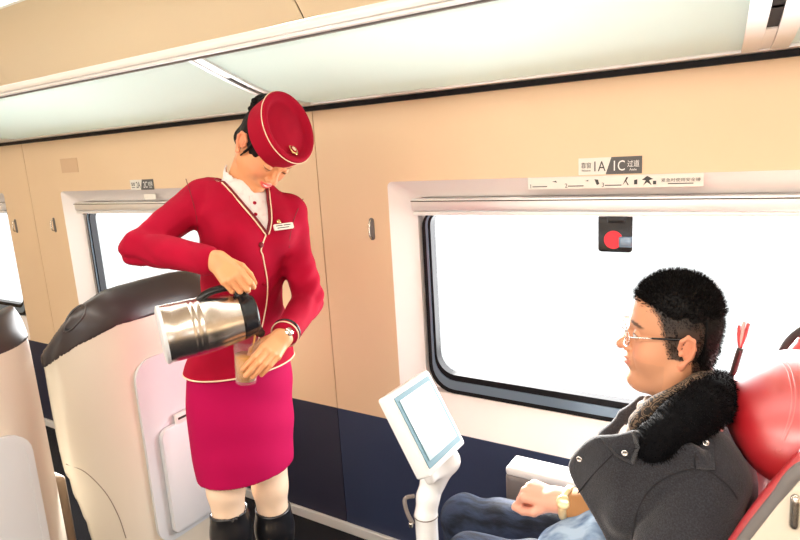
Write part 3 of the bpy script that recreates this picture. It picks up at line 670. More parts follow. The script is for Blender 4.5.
# ------------------------------------------------------------------ THE ATTENDANT
HM1 = np.array([[-.0781, .5920, .8021], [-.9696, -.2323, .0771], [.2320, -.7717, .5922]]); HT1 = np.array([-1.3316, 1.3534, 1.6456])
aF = np.array((.95, -.31, 0)); aF /= np.linalg.norm(aF); aL = np.array((-aF[1], aF[0], 0)); Zu = np.array((0, 0, 1.))
A = lambda x, y, D: at(x, y, D=D)
cen = {  # height: centre, half width, half depth
}
rows = [((250, 505), 1.92, .13, .105), ((247, 478), 1.91, .148, .122), ((243, 430), 1.90, .163, .130), ((240, 380), 1.89, .168, .128), ((241, 345), 1.885, .150, .115), ((243, 305), 1.88, .118, .100), ((244, 270), 1.88, .121, .103), ((247, 238), 1.875, .142, .112), ((246, 215), 1.875, .150, .100), ((243, 192), 1.87, .112, .075), ((240, 180), 1.87, .062, .058)]
TB = []
for (px, D, a, b) in rows: c = A(*px, D); TB.append((c[2], c[0], c[1], a, b))
TB = np.array(sorted(TB)); zz = np.linspace(TB[0, 0], TB[-1, 0], 80)
def cub(t, k):      # smooth the table
    y = np.interp(zz, TB[:, 0], TB[:, k]); y = np.concatenate([[y[0]]*4, y, [y[-1]]*4]); return np.convolve(y, np.ones(9)/9, 'valid')
TS = [cub(0, k) for k in (1, 2, 3, 4)]
def torso(P, e=0.):
    x, y, z = P; cx, cy, a, b = (np.interp(z, zz, T) for T in TS)
    u = (x-cx)*aL[0]+(y-cy)*aL[1]; v = (x-cx)*aF[0]+(y-cy)*aF[1]
    q = np.sqrt((u/(a+e))**2+(v/(b+e))**2)+1e-6
    d = (q-1)*np.minimum(a, b)*.9
    return np.maximum(d, np.maximum(zz[0]-z, z-zz[-1]))
chest = A(247, 232, 1.875)
def bust(P, d):
    for s in (-.066, .066): d = smin(d, ell(P, chest+aF*.066+aL*s+Zu*-.005, (.062, .062, .060)), .05)
    return d
RS, RE, RW = A(202, 199, 1.87), A(140, 247, 1.68), A(217, 261, 1.58)
LS, LE, LW = A(287, 212, 1.95), A(308, 300, 1.87), A(283, 337, 1.66)
neckb = A(240, 180, 1.87)
def sleeves(P, e=0.):
    d = cap(P, neckb+Zu*-.058, RS+Zu*-.004, .050+e, .053+e); d = smin(d, cap(P, neckb+Zu*-.065, LS+Zu*-.004, .050+e, .054+e), .03)
    a = smin(cap(P, RS, RE, .057+e, .046+e), cap(P, RE, RE+(RW-RE)*.86, .047+e, .041+e), .02)
    b = smin(cap(P, LS, LE, .058+e, .046+e), cap(P, LE, LE+(LW-LE)*.88, .046+e, .039+e), .02)
    return d, a, b
zhem = A(240, 376, 1.78)[2]
def vneck(P):
    "signed region of the V opening (negative inside)"
    x, y, z = P; zb = zV; u = (x-neckb[0])*aL[0]+(y-neckb[1])*aL[1]; v = (x-neckb[0])*aF[0]+(y-neckb[1])*aF[1]
    t = np.clip((z-zb)/(neckb[2]+.005-zb), 0, 1.15); hw = .073*t**.85
    d = smax(np.abs(u+.004)-hw, zb-z, .01)
    return np.maximum(d, -.005-v)
zV = A(262, 238, 1.74)[2]
def jacket(P):
    x, y, z = P; d = torso(P, .006); d = bust(P, d)
    fl = np.clip((zhem+.10-z)/.10, 0, 1)*.006; d = d-fl
    s, a, b = sleeves(P); d = smin(d, s, .035); d = smin(d, a, .022); d = smin(d, b, .022)
    fo = np.exp(-((x-RE[0])**2+(y-RE[1])**2+(z-RE[2])**2)/.012)+np.exp(-((x-LE[0])**2+(y-LE[1])**2+(z-LE[2])**2)/.012)+.6*np.exp(-((x-RS[0])**2+(y-RS[1])**2+(z-RS[2]+.07)**2)/.005)+.6*np.exp(-((x-LS[0])**2+(y-LS[1])**2+(z-LS[2]+.07)**2)/.005)
    d = d+.0030*fo*np.sin(150*(z+.35*x-.5*y)+4*np.sin(18*x))
    d = d+.0050*wob(P, 26, 1.)*np.clip((z-zhem-.02)/.05, 0, 1)+.0016*wob(P, 60, 2.)
    def lowcut(p): return zhem-z
    near = np.minimum(a, b) # sleeves may hang below the hem
    d = np.where(near < .02, d, np.maximum(d, zhem-z))
    neckhole = ell(P, neckb+aF*.004+Zu*.01, (.066, .062, .052))
    d = smax(d, -neckhole, .004)
    return smax(d, -vneck(P), .003)
def shirt(P):
    x, y, z = P; d = bust(P, torso(P, -.004)); s, a, b = sleeves(P, -.012); d = smin(d, s, .03)
    d = smin(d, cap(P, neckb+Zu*-.03, neckb+Zu*.016+aF*.004, .056, .050), .012)
    d = smax(d, -cap(P, neckb+Zu*.00+aF*.01, neckb+Zu*.08+aF*.03, .042, .052), .003)
    # opening below the chin
    return np.maximum(np.maximum(d, (zV-.05)-z)+.001*wob(P, 70, 3.), vneck(P)-.016)
pf = A(250, 560, 1.9); foot = np.array((pf[0], pf[1], 0.))
ATT = thing('person', 'woman in crimson uniform and round hat pouring tea from a steel flask', 'person', foot)
SK1 = (.70, .315, .14)
hax = HM1@np.array((0.02, .34, .94)); hax /= np.linalg.norm(hax); hx = HM1@np.array((1, 0, 0)); hM = np.stack([hx, np.cross(hax, hx), hax], 1)
hT = HT1+HM1@np.array((.004, .006, .090))-CR*.010+CD*.003+hax*.007
hl = lambda P: head_sdf(xf(P, HM1, HT1), True)
nk0 = HM1@np.array((0, -.022, -.06))+HT1
def head1(P):
    hq = xf(P, hM, hT); d = np.maximum(hl(P), .003-np.maximum(-hq[2]-.004, np.sqrt(hq[0]**2+hq[1]**2)-.097)); return smin(d, cap(P, nk0, neckb+Zu*-.03, .046, .052), .02)
lo, hi = box_around([HT1], .15); lo[2] = neckb[2]-.04
headv = nets(head1, lo, hi, .0026)
# hands
hR, K1 = None, None
dR = A(236, 281, 1.545)-RW; nR = -CF*.75-CD*.55-CR*.2; sR = CR*.9+CD*.1
cR_ = [(20, 75, 60), (35, 80, 60), (42, 80, 60), (48, 80, 60)]
fR = lambda P: smin(hand_sdf(P, RW, dR, nR, sR, cR_, [(.7, -.5, .5), (.8, -.7, .1), (.9, -.5, -.1)], .92)[0], cap(P, RW+(RE-RW)*.5, RW, .034, .026), .015)
lo, hi = box_around([RW, RW+dR*1.6, RW+(RE-RW)*.4], .06); handR = nets(fR, lo, hi, .0022)
dL = A(259, 366, 1.56)-LW; nL = -CF*.9+CR*.25-CD*.1; sL = -CR*.7-CD*.7
fL = lambda P: smin(hand_sdf(P, LW, dL, nL, sL, [(8, 22, 14), (10, 24, 14), (12, 26, 16), (14, 28, 16)], [(.7, -.8, .5), (.8, -.5, .15), (.8, -.1, -.3)], .90)[0], cap(P, LW+(LE-LW)*.5, LW, .032, .025), .015)
lo, hi = box_around([LW, LW+dL*1.9, LW+(LE-LW)*.4], .06); handL = nets(fL, lo, hi, .0022)
KR, KL = A(227, 498, 1.87), A(271, 494, 1.96)
def legs(P):
    hipc = A(241, 400, 1.9); d = smax(torso(P, -.016), A(245, 440, 1.9)[2]-P[2], .01)
    for K, s in ((KR, -.075), (KL, .075)):
        hp = hipc+aL*s; an = np.array((K[0]-.01, K[1]-.005, .09))
        d = smin(d, smin(cap(P, hp, K+Zu*.03, .080, .055), smin(cap(P, K+Zu*.03, K-Zu*.08, .053, .048), cap(P, K-Zu*.10, an, .048, .034), .02), .02), .012)
        d = smin(d, cap(P, an, an+aF*.09-Zu*.05, .034, .028), .02)
    s, a, b = sleeves(P, -.014); d = smin(d, s, .03); d = smin(d, np.minimum(a, b), .02)
    return d
lowv = nets(legs, (neckb[0]-.36, neckb[1]-.42, .0), (neckb[0]+.40, neckb[1]+.36, neckb[2]), .011)
fc1 = face_cols(SK1, (.72, .06, .07), (.10, .05, .03), True)
nh = len(headv[0])
nlw = len(lowv[0])
def col1(V):
    c = np.tile(np.array(SK1), (len(V), 1)).astype(float); L = (V-HT1)@HM1; near = np.abs(L).max(1) < .14; c[near] = fc1(L[near])
    low = V[:, 2] < zhem; c[low] = (.86, .64, .47)
    return c
mats_body = obj('body', join(headv, handR, handL, lowv), 'skin_her', ATT, colfn=col1)
# hair: shell behind and over the temples, with a bun
def hair1(P):
    L = xf(P, HM1, HT1); x, y, z = L
    d = ell(L, (0, -.014, .036), (.086, .104, .094))
    bun = ell(L, (.0, -.112, .070), (.046, .034, .046))
    d = smin(d, ell(L, (0, -.07, -.03), (.055, .035, .04)), .03)
    cut = smin(ell(L, (0, .085, -.035), (.073, .082, .105)), sph((np.abs(x), y, z), (.09, .005, -.03), .040), .02)
    d = smax(d, -cut, .004)
    hq = xf(P, hM, hT); d = np.maximum(d, .006-np.maximum(hq[2]*-1-.012, np.sqrt(hq[0]**2+hq[1]**2)-.100))
    d = smin(d, bun, .01)
    return d+.0022*np.sin(220*y+90*z)*np.sin(40*x)+.003*wob(L, 60, 1.)*np.clip((-y-.05)/.04, 0, 1)
lo, hi = box_around([HT1], .17); hairv = nets(hair1, lo, hi, .0032); hr_ = obj('hair', hairv, 'hair_black', ATT)
netb = [HM1@np.array((.05*math.cos(a), -.10-.02*math.sin(2*a), .055+.042*math.sin(a)))+HT1 for a in np.linspace(0, 2*PI, 14)[:-1]]
obj('hair_net', join(*[rboxm(p, (.009, .009, .009), .0085, h=.003) for p in netb]), 'hair_black', hr_)
lockv = [HM1@np.array(p)+HT1 for p in ((.083, .026, .040), (.082, .026, .012), (.079, .020, -.010), (.076, .014, -.030))]
obj('hair_lock', tube(smooth_path(lockv, 5), [.004]*11+[.0025]*5, 8), 'hair_black', hr_)
# hat
prof = [(.091, -.036), (.0965, -.038), (.0985, -.028), (.101, .002), (.1035, .026), (.1045, .034), (.102, .041), (.095, .043), (.087, .039), (.080, .031), (.072, .028), (.052, .032), (.028, .037), (.001, .038)]
prof = [(.001, -.03)]+[tuple(p) for p in smooth_path([(a, b, 0) for a, b in prof], 3)[:, :2]]
hat = obj('hat', lathe(prof, hM, hT, 56, .93, 1.04), 'hat_red', ATT, smooth=True)
hp = lambda r, z, a, off=0.: hT+hM@np.array((r*.93*math.cos(a), r*1.04*math.sin(a), z))
obj('piping', tube([hp(.1050, .0335, a) for a in np.linspace(0, 2*PI, 73)[:-1]], .0016, 6, closed=True), 'cream_trim', hat)
fa = math.atan2((hM.T@(HM1@np.array((0, 1, 0))))[1], (hM.T@(HM1@np.array((0, 1, 0))))[0])
bc = hp(.066, .034, fa+.10); bn = hax*.85+(hp(1, 0, fa)-hT)*.5*0; bM = frame(hax+(hp(1, 0, fa)-hT)*-.45, hp(1, 0, fa)-hT)
bad = obj('hat_badge', lathe([(.001, 0), (.016, 0), (.0165, .002), (.015, .0042), (.012, .0035), (.001, .0035)], bM, bc, 28, 1.25, .85), 'gold', hat)
obj('badge_enamel', lathe([(.001, .003), (.011, .003), (.0108, .0046), (.001, .005)], bM, bc, 24, 1.2, .8), 'hat_red', bad)
obj('badge_emblem', join(*[tube([bc+bM@np.array((-.009+.002*k, s*(.001+.0026*k*.6), .0056)), bc+bM@np.array((.008-.002*k, s*(.001+.0030*k*.6), .0056))], .0011, 6) for k in range(3) for s in (-1, 1)]), 'cream_trim', bad)
# clothes
lo = np.array((neckb[0]-.36, neckb[1]-.44, zhem-.02)); hi = np.array((neckb[0]+.42, neckb[1]+.36, neckb[2]+.06))
jk = obj('jacket', nets(jacket, lo, hi, .0052), 'uniform_red', ATT)
sh_ = obj('blouse', nets(shirt, (neckb[0]-.2, neckb[1]-.22, zV-.06), (neckb[0]+.25, neckb[1]+.22, neckb[2]+.06), .0045), 'blouse', ATT)
def tabs(sg):
    c = neckb+aF*.050+aL*sg*.024-Zu*.012; M_ = frame(aF*.8+aL*sg*.45+Zu*.35, aL*sg+Zu*-.5)
    return rboxm(c, (.022, .013, .003), .0028, M_, h=.0018)
obj('collar', join(tabs(1), tabs(-1)), 'blouse', sh_)
for px, py in ((254.5, 203), (255.5, 214.5)):
    p = pick(shirt, px, py, 1.4, 2.2); obj('button', lathe([(.001, -.001), (.0055, -.001), (.0055, .002), (.001, .0028)], frame(normal(shirt, p)), p, 14), 'uniform_red', sh_)
# piping along the V edges, the closing edge and the hem
jk0 = lambda P: jacket(P)
def onjack(px, py, off=.0012):
    p = pick(jacket, px, py, 1.35, 2.3); return p+normal(jacket, p)*off
def solid(P):   # jacket without its V cut: carries the V piping
    d = bust(P, torso(P, .006)); s, a, b = sleeves(P); return smin(smin(smin(d, s, .035), a, .022), b, .022)
def vline(sg, k=1.0, off=.001):
    Q = []
    for t in np.linspace(0.02, 1.0, 22):
        z = zV+(neckb[2]+.005-zV)*t; hw = .073*t**.85*k+(k-1)*.02; base = neckb+aL*(-.004+sg*(hw+.0015)); base[2] = z
        ts = np.linspace(.20, -.03, 240); X = base+ts[:, None]*aF; dd = solid((X[:, 0], X[:, 1], X[:, 2])); i = np.argmax(dd < 0) if (dd < 0).any() else len(ts)-1
        Q.append(X[i]+aF*off)
    return np.array(Q)
for sg in (-1, 1):
    P = vline(sg); obj('piping', tube(P, .0021, 8), 'cream_trim', jk)
    P2 = vline(sg, 1.0, -.0005)-aL*sg*.0060; obj('lapel_edge', tube(P2, .0056, 8, flat=(aF, .6)), 'lapel_maroon', jk)
P = [vline(-1)[0]]+[onjack(*p) for p in ((261, 249), (262.5, 255), (264, 263), (267, 280), (267, 296), (265, 312), (261, 330), (255, 350), (248, 368), (243, 377))]
obj('piping', tube(smooth_path(P, 5), .0021, 8), 'cream_trim', jk)
HP = []
for a in np.linspace(0, 2*PI, 60)[:-1]:
    dr = aL*math.cos(a)+aF*math.sin(a); c = np.array((np.interp(zhem, zz, TS[0]), np.interp(zhem, zz, TS[1]), zhem+.003))
    ts = np.linspace(.30, .05, 300); X = c+ts[:, None]*dr; dd = bust((X[:, 0], X[:, 1], X[:, 2]), torso((X[:, 0], X[:, 1], X[:, 2]), .006))-.006; i = np.argmax(dd < 0); HP.append(X[i])
obj('hem_piping', tube(HP, .0024, 8, closed=True), 'cream_trim', jk)
def button(px, py, m_='lapel_maroon', r=.008):
    p = pick(jacket, px, py, 1.35, 2.3); n = normal(jacket, p)
    obj('button', lathe([(.001, -.002), (r, -.002), (r, .002), (r*.7, .0045), (.001, .005)], frame(n), p, 18), m_, jk)
for q_ in (((186, 179), (190, 192), (194, 206), (197, 220), (198, 232)), ((303, 199), (298, 209), (293, 222), (290, 236), (289, 248))): obj('seam', tube(smooth_path([onjack(*p_, .0004) for p_ in q_], 4), .0013, 6), 'lapel_maroon', jk)
button(261, 245, 'lapel_maroon', .0085); button(264.5, 284, 'uniform_red', .006)
p = pick(jacket, 282, 228, 1.4, 2.3); n = normal(jacket, p)
tx = np.cross(Zu, n); tx /= np.linalg.norm(tx); ty = np.cross(n, tx)
tM = np.stack([tx, ty, n], 1)
nt_ = obj('name_tag', prism(rrect(-.031, -.009, .031, .009, .003), .006, tM, p+n*.010), 'sign_white', jk, smooth='auto')
obj('tag_lettering', join(*[box((a, b, .0061), (a2, b+.0025, .0066), M=np.stack([tx, ty, n], 1), t=p+n*.010) for a, a2, b in ((-.024, -.004, .002), (0, .022, .002), (-.022, .016, -.005))]), 'ink', nt_, smooth=False)
p2 = p+ty*.019-tx*.008+n*.007; em = obj('lapel_emblem', lathe([(.001, 0), (.007, 0), (.006, .002), (.001, .003)], frame(n), p2, 14), 'gold', jk)
# skirt
zsk0, zsk1 = A(245, 485, 1.8)[2], zhem+.03
def skirt(P):
    d = torso(P, .001); x, y, z = P
    return np.maximum(d+.002*wob((x*.5, y*.5, z*1.5), 30, 4.), zsk0-z)
obj('skirt', nets(lambda P: np.maximum(skirt(P), P[2]-zsk1), (neckb[0]-.35, neckb[1]-.35, zsk0-.01), (neckb[0]+.3, neckb[1]+.3, zsk1+.01), .006), 'skirt_red', ATT)
def boot(K, zt):
    an = np.array((K[0]-.01, K[1]-.005, .09))
    def f(P):
        d = cap(P, K+Zu*.0, K-Zu*.12, .058, .056); d = smin(d, cap(P, K-Zu*.12, an, .060, .042), .03)
        d = smin(d, cap(P, an+aF*.01-Zu*.02, an+aF*.14-Zu*.055, .038, .028), .03); d = smin(d, cap(P, an-aF*.03-Zu*.02, an-aF*.045-Zu*.078, .024, .013), .02)
        d = np.maximum(d, P[2]-zt-.004*np.sin(40*P[0])); d = smax(d, -cap(P, K+Zu*.05, K-Zu*.03, .0525, .0525), .003)
        return np.maximum(d+.0012*wob(P, 50, 2.), .001-P[2])
    return nets(f, (K[0]-.16, K[1]-.20, -.01), (K[0]+.26, K[1]+.16, zt+.02), .0055)
obj('boot', boot(KR, A(230, 519, 1.83)[2]), 'boot_leather', ATT); obj('boot', boot(KL, A(272, 516, 1.92)[2]), 'boot_leather', ATT)
# watch and bracelet on the left wrist
wc = LW+(LE-LW)*.06; wd_ = (LE-LW)/np.linalg.norm(LE-LW); wM = frame(wd_, -CF)
obj('watch', join(tube([wc+wM@np.array((.030*math.cos(a), .030*math.sin(a), 0)) for a in np.linspace(0, 2*PI, 37)[:-1]], .0045, 8, closed=True)), 'steel', ATT)
obj('watch_strap', tube([wc+wd_*.016+wM@np.array((.034*math.cos(a), .034*math.sin(a), 0)) for a in np.linspace(0, 2*PI, 37)[:-1]], .007, 8, closed=True), 'black_plastic', ATT)
obj('watch_face', lathe([(.001, 0), (.012, 0), (.012, .005), (.001, .006)], frame(-CF*.7-CD*.3+CR*.5, wd_), wc+(-CF*.7-CD*.3+CR*.5)*.030, 20), 'steel_ring', ATT)
# ------------------------------------------------------------------ FLASK
B0, B1 = A(162, 335, 1.52), A(239, 317, 1.60); ax_ = B1-B0; Lf = np.linalg.norm(ax_); up_ = -CD*.9-CF*.3; FM = frame(ax_, up_)
ta = thing('vacuum_flask', 'brushed steel vacuum flask with black lid tilted in her right hand', 'flask', B0)
R0, R1 = .0735, .062
pr2 = [(.001, 0), (R0*.86, 0), (R0*.97, .002), (R0, .008), (R0, .03)]
for zc in (.070, .082, .098):
    pr2 += [(R0*.995, zc-.004), (R0*1.007, zc-.001), (R0*1.007, zc+.001), (R0*.995, zc+.004)]
pr2 += [(R0*.985, .12), (R0*.95, Lf*.75), (R1*1.03, Lf*.93), (R1, Lf), (R1*.6, Lf+.002), (.001, Lf+.002)]
fb = obj('body', lathe(pr2, FM, B0, 64), 'steel', ta, smooth='auto')
obj('base_rim', lathe([(R0*.60, -.003), (R0*.90, -.0045), (R0*1.01, -.001), (R0*1.015, .006), (R0*.99, .0075)], FM, B0, 64), 'tray_grey', ta, smooth='auto')
up_ = FM[:, 0]
def lid(P):
    L = xf(P, FM, B0+ax_); x, y, z = L
    d = cap(L, (0, 0, .006), (0, 0, .034), R1*1.0, R1*.86); d = np.maximum(d, -z-.004); d = smax(d, z-.046, .012)
    d = smin(d, cap(L, (-.036, 0, .030), (-.060, 0, .050), .020, .012), .015)       # spout at the lower side
    d = smin(d, cap(L, (.058, 0, .018), (.080, 0, .000), .014, .011), .01)
    return d
lo, hi = box_around([B0+ax_, B1+ax_*.4], .10); obj('lid', nets(lid, lo, hi, .0035), 'black_plastic', ta)
hpth = [B1+FM@np.array(p) for p in ((.080, 0, .004), (.088, 0, -.02), (.086, 0, -.06), (.076, 0, -.085), (.060, 0, -.095))]
obj('handle', tube(smooth_path(hpth, 6), .0095, 10, flat=(FM[:, 1], 1.3)), 'black_plastic', ta)
# ------------------------------------------------------------------ GLASS OF TEA
c0, c1 = A(246, 382, 1.635), A(247, 340, 1.615); cM = frame(c1-c0); hC = np.linalg.norm(c1-c0)
cp = thing('drinking_glass', 'clear tumbler half full of tea held in her left hand', 'glass', c0)
obj('tumbler', lathe([(.001, 0), (.026, 0), (.0275, .002), (.0355, hC), (.034, hC), (.0262, .007), (.001, .007)], cM, c0, 40), 'cup_clear', cp)
obj('tea', lathe([(.001, .0075), (.0258, .0075), (.0312, hC*.66), (.001, hC*.66)], cM, c0, 40), 'tea', cp)
sp = B1+FM@np.array((-.058, 0, .052)); obj('tea_stream', tube(smooth_path([A(255, 335, 1.612), A(253, 346, 1.612), c0+(c1-c0)*.64+CR*.006], 6), [.0028]*6+[.0022]*7, 8), 'tea', cp)

cc = LE+(LW-LE)*.93; cMf = frame((LW-LE)); cQ = []
for a in np.linspace(0, 2*PI, 49)[:-1]:
    dr = cMf@np.array((math.cos(a), math.sin(a), 0)); ts = np.linspace(.075, .01, 200); X = cc+ts[:, None]*dr; dd = cap((X[:, 0], X[:, 1], X[:, 2]), LE, LE+(LW-LE)*.88, .046, .039); i = np.argmax(dd < .002) if (dd < .002).any() else 120; cQ.append(X[i])
obj('cuff_piping', tube(cQ, .0018, 6, closed=True), 'cream_trim', jk)
pl = [pick(shirt, *q_, 1.4, 2.2)+normal(shirt, pick(shirt, *q_, 1.4, 2.2))*.0004 for q_ in ((249, 196), (250.5, 206), (252, 218), (255, 230))]
obj('placket', tube(smooth_path(pl, 4), .0011, 6), 'tray_grey', sh_)
# ------------------------------------------------------------------ THE SEATED MAN
F2 = np.array((-.945, -.31, .06)); F2 /= np.linalg.norm(F2); U2 = np.array((.07, 0, 1.)); U2 -= F2*U2.dot(F2); U2 /= np.linalg.norm(U2)
HM2 = np.stack([np.cross(F2, U2), F2, U2], 1); HT2 = np.array([-.184, 1.321, 1.203]); SCL = np.array((1., .945, 1.07))
BK = .74
def lh(P): L = xf(P, HM2, HT2); return (L[0]/SCL[0], np.where(L[1] < 0, L[1]/BK, L[1]/SCL[1]), L[2]/SCL[2])
def hd(p): p = np.array(p, float); return HM2@(p*np.array((1., BK if p[1] < 0 else SCL[1], SCL[2])))+HT2
def unl(V): L = (V-HT2)@HM2; return np.stack([L[:, 0]/SCL[0], np.where(L[:, 1] < 0, L[:, 1]/BK, L[:, 1]/SCL[1]), L[:, 2]/SCL[2]], 1)
MAN = thing('person', 'seated man in dark grey coat and glasses with short black hair', 'person', (-.15, 1.3, 0.))
SK2 = (.64, .31, .17)
nk2 = hd((0, -.025, -.06)); nk3 = at(690, 440, Y=1.32)
def head2(P): return smin(head_sdf(lh(P), False), cap(P, nk2, nk3, .060, .066), .02)
lo, hi = box_around([HT2], .165); lo[2] -= .03
head2v = nets(head2, lo, hi, .0025)
Wm = at(558, 500, Y=1.20); dm = np.array((-1, .03, .06)); nm = np.array((0, -.35, 1.)); sm = np.array((0, -1, -.3))
cm_ = [(62, 85, 55), (68, 85, 55), (74, 85, 55), (78, 80, 50)]
fm = lambda P: smin(hand_sdf(P, Wm, dm, nm, sm, cm_, [(.75, -.35, .55), (1, -.45, -.05), (1, -.15, -.2)], .88)[0], cap(P, Wm-dm*.16+np.array((0, 0, .02)), Wm, .037, .027), .015)
lo, hi = box_around([Wm+dm*.12, Wm-dm*.16], .07); handm = nets(fm, lo, hi, .0022)
T0, T1 = at(692, 478, Y=1.34), at(672, 640, Y=1.33)
NS, FS = at(706, 462, Y=1.15), at(703, 455, Y=1.50)
hipM = at(650, 575, Y=1.33)
kn1, kn2 = at(464, 519, Y=1.40), at(470, 562, Y=1.17)
def trunk(P, e=0.):
    d = cap(P, T0, T1, .125+e, .14+e); d = smin(d, cap(P, NS, FS, .062+e, .062+e), .05); return d
inner = nets(lambda P: trunk(P, -.03), (-.45, 1.0, .45), (.15, 1.68, 1.2), .011)
fc2 = face_cols(SK2, (.62, .20, .15), (.03, .02, .015), False)
def col2(V):
    c = np.tile(np.array(SK2), (len(V), 1)).astype(float); L = unl(V); near = np.abs(L).max(1) < .15; c[near] = fc2(L[near])
    h = (V[:, 0] < -.35) & (V[:, 2] < 1.0); c[h] = (.72, .36, .26)
    x, y, z = L.T; ax = abs(x)        # cropped hair: dark roots on the sides
    yb = np.interp(z, [-.07, -.025, -.02, .0, .03, .055, .072, .085, .1], [-.03, -.03, .026, .034, .044, .052, .066, .098, .12])
    hw_ = np.clip((yb-y)/.010+.35*np.sin(z*1900)*np.sin(y*1300), 0, 1); hrm = near & (y < yb) & (z > -.075) & ~((ax > .0775) & (abs(z+.0) < .04) & (y > -.045) & (y < .012))
    c[hrm] = c[hrm]*(1-hw_[hrm, None])+(np.array((.085, .052, .036))*(1-.7*np.clip((z[hrm, None]-.01)/.04, 0, 1)))*hw_[hrm, None]
    return c
obj('body', join(head2v, handm, inner), 'skin_his', MAN, colfn=col2)
def hairm(P):
    L = lh(P); x, y, z = L; ax = np.abs(x)
    d = ell(L, (0, -.014, .038), (.0800, .1035, .090)); d = smin(d, ell(L, (0, .020, .080), (.056, .056, .038)), .03)
    d = smin(d, ell(L, (0, -.055, -.015), (.058, .052, .060)), .03)
    d = d+.0085*np.clip((.078-z)/.045, 0, 1)*(y > -.055)
    yb = np.interp(z, [-.07, .02, .04, .055, .066, .080, .1], [-.045, -.040, -.005, .046, .062, .086, .12])+.002*np.sin(z*500)
    d = smax(d, (y-yb)*.7, .006)
    d = smax(d, -ell((ax, y, z), (.082, -.010, -.006), (.022, .027, .037)), .003)
    d = smax(d, -.062-z-.0*y, .006)
    return d+.0016*wob(L, 120, 1.)
lo, hi = box_around([HT2], .18); hv = nets(hairm, lo, hi, .003); hm_ = obj('hair', hv, 'hair_black', MAN)
loc = unl
p, n = face_pts(hv, 9000, lambda c: (loc(c)[:, 2] > .058)); dd = n*.7+HM2[:, 2]*.40+HM2[:, 1]*.10+rng.normal(size=n.shape)*.22; dd /= np.linalg.norm(dd, axis=1)[:, None]
ll = rng.uniform(.005, .014, len(p))
p2, n2 = face_pts(hv, 6000, lambda c: (loc(c)[:, 2] <= .062)); d2 = n2*.35-HM2[:, 2]*.6-HM2[:, 1]*.5+rng.normal(size=n2.shape)*.2; d2 /= np.linalg.norm(d2, axis=1)[:, None]
obj('hair_tips', join(blades(p, dd, .0007, ll), blades(p2, d2, .0006, rng.uniform(.003, .007, len(p2)))), 'hair_black', hm_, smooth=False)
sk = nets(head2, hi*0+HT2-np.array((.14, .14, .12)), HT2+np.array((.14, .14, .16)), .005)
def side(c):
    L = loc(c); x, y, z = L.T; yb = np.interp(z, [-.07, -.025, -.02, .0, .03, .055, .07], [-.03, -.03, .026, .034, .044, .052, .066]); return (y < yb) & (z > -.06) & (z < .07) & (y > -.06) & ~((abs(x) > .074) & (abs(z) < .04) & (y > -.045) & (y < .012))
p3, n3 = face_pts(sk, 4200, side); d3 = n3*.45-HM2[:, 2]*.6-HM2[:, 1]*.4+rng.normal(size=n3.shape)*.3; d3 /= np.linalg.norm(d3, axis=1)[:, None]
obj('cropped_sides', blades(p3, d3, .00055, rng.uniform(.003, .006, len(p3))), 'hair_black', hm_, smooth=False)
# glasses
gl = obj('glasses', join(*[tube([hd((s*(.034+.027*math.copysign(abs(math.cos(a))**.7, math.cos(a))), .1085-.006*abs(math.cos(a)), .007+.0165*math.copysign(abs(math.sin(a))**.8, math.sin(a)))) for a in np.linspace(0, 2*PI, 33)[:-1]], .0010, 6, closed=True) for s in (-1, 1)],
    tube(smooth_path([hd(q) for q in ((-.008, .108, .012), (0, .111, .016), (.008, .108, .012))], 4), .0012, 6),
    *[tube(smooth_path([hd(q) for q in ((s*.061, .102, .015), (s*.069, .098, .016), (s*.0745, .06, .0185))], 5), .0016, 8) for s in (-1, 1)]), 'snap', MAN)
for s in (-1, 1):
    obj('lens', (np.array([hd((s*.034+.026*math.cos(a), .1075-.005*abs(math.cos(a)), .007+.0155*math.sin(a))) for a in np.linspace(0, 2*PI, 25)[:-1]]), [list(range(24))]), 'pane', gl, smooth=False)
    obj('temple_tip', tube(smooth_path([hd(q) for q in ((s*.0745, .060, .0185), (s*.081, .02, .0215), (s*.087, -.006, .024), (s*.089, -.028, .012), (s*.084, -.036, -.006))], 5), .0020, 8), 'black_plastic', gl)
# coat
fpx = [(634, 430), (602, 436), (589, 441), (574, 455), (563.5, 473), (569, 491), (590, 518), (606, 542), (622, 580), (700, 600), (712, 500), (700, 448), (668, 440)]
FP = [at(*p_, Y=1.085)[[0, 2]] for p_ in fpx]
FPs = smooth_path([(a, b, 0) for a, b in FP+[FP[0]]], 3)[:-1, :2]
yS = lambda x, z: 1.082+.55*np.maximum(0, -.24-x)**1.15+.12*np.maximum(0, x+.16)
def coat(P):
    x, y, z = P; d = trunk(P)
    fl = smax(poly2(x, z, FPs)+0*y, np.abs(y-yS(x, z)+.004*wob(P, 28, 2.))-.010, .008)
    d = smin(d, fl, .03)
    d = smin(d, cap(P, at(664, 462, Y=1.10), at(622, 520, Y=1.085), .020, .026), .03)
    el = at(668, 575, Y=1.06); s = cap(P, at(707, 478, Y=1.14), el, .072, .080); s = s+.004*np.sin(60*(z+.5*x))*np.clip((.98-z)/.1, 0, 1)
    d = smin(d, s, .008)
    f = cap(P, at(642, 400, Y=1.40), at(624, 415, Y=1.39), .010, .012); f = smin(f, cap(P, at(624, 415, Y=1.39), at(607, 437, Y=1.37), .012, .013), .01); f = smin(f, cap(P, at(607, 437, Y=1.37), at(600, 490, Y=1.38), .013, .03), .03); d = smin(d, f, .01)
    d = smin(d, cap(P, at(650, 425, Y=1.44), at(640, 520, Y=1.42), .05, .08), .04)
    d = smax(d, -ell(P, at(640, 425, Y=1.29), (.045, .10, .075)), .01)
    return d+.0025*wob(P, 30, .5)
ct = obj('coat', nets(coat, (-.50, .93, .62), (.14, 1.68, 1.22), .0055), 'coat_wool', MAN)
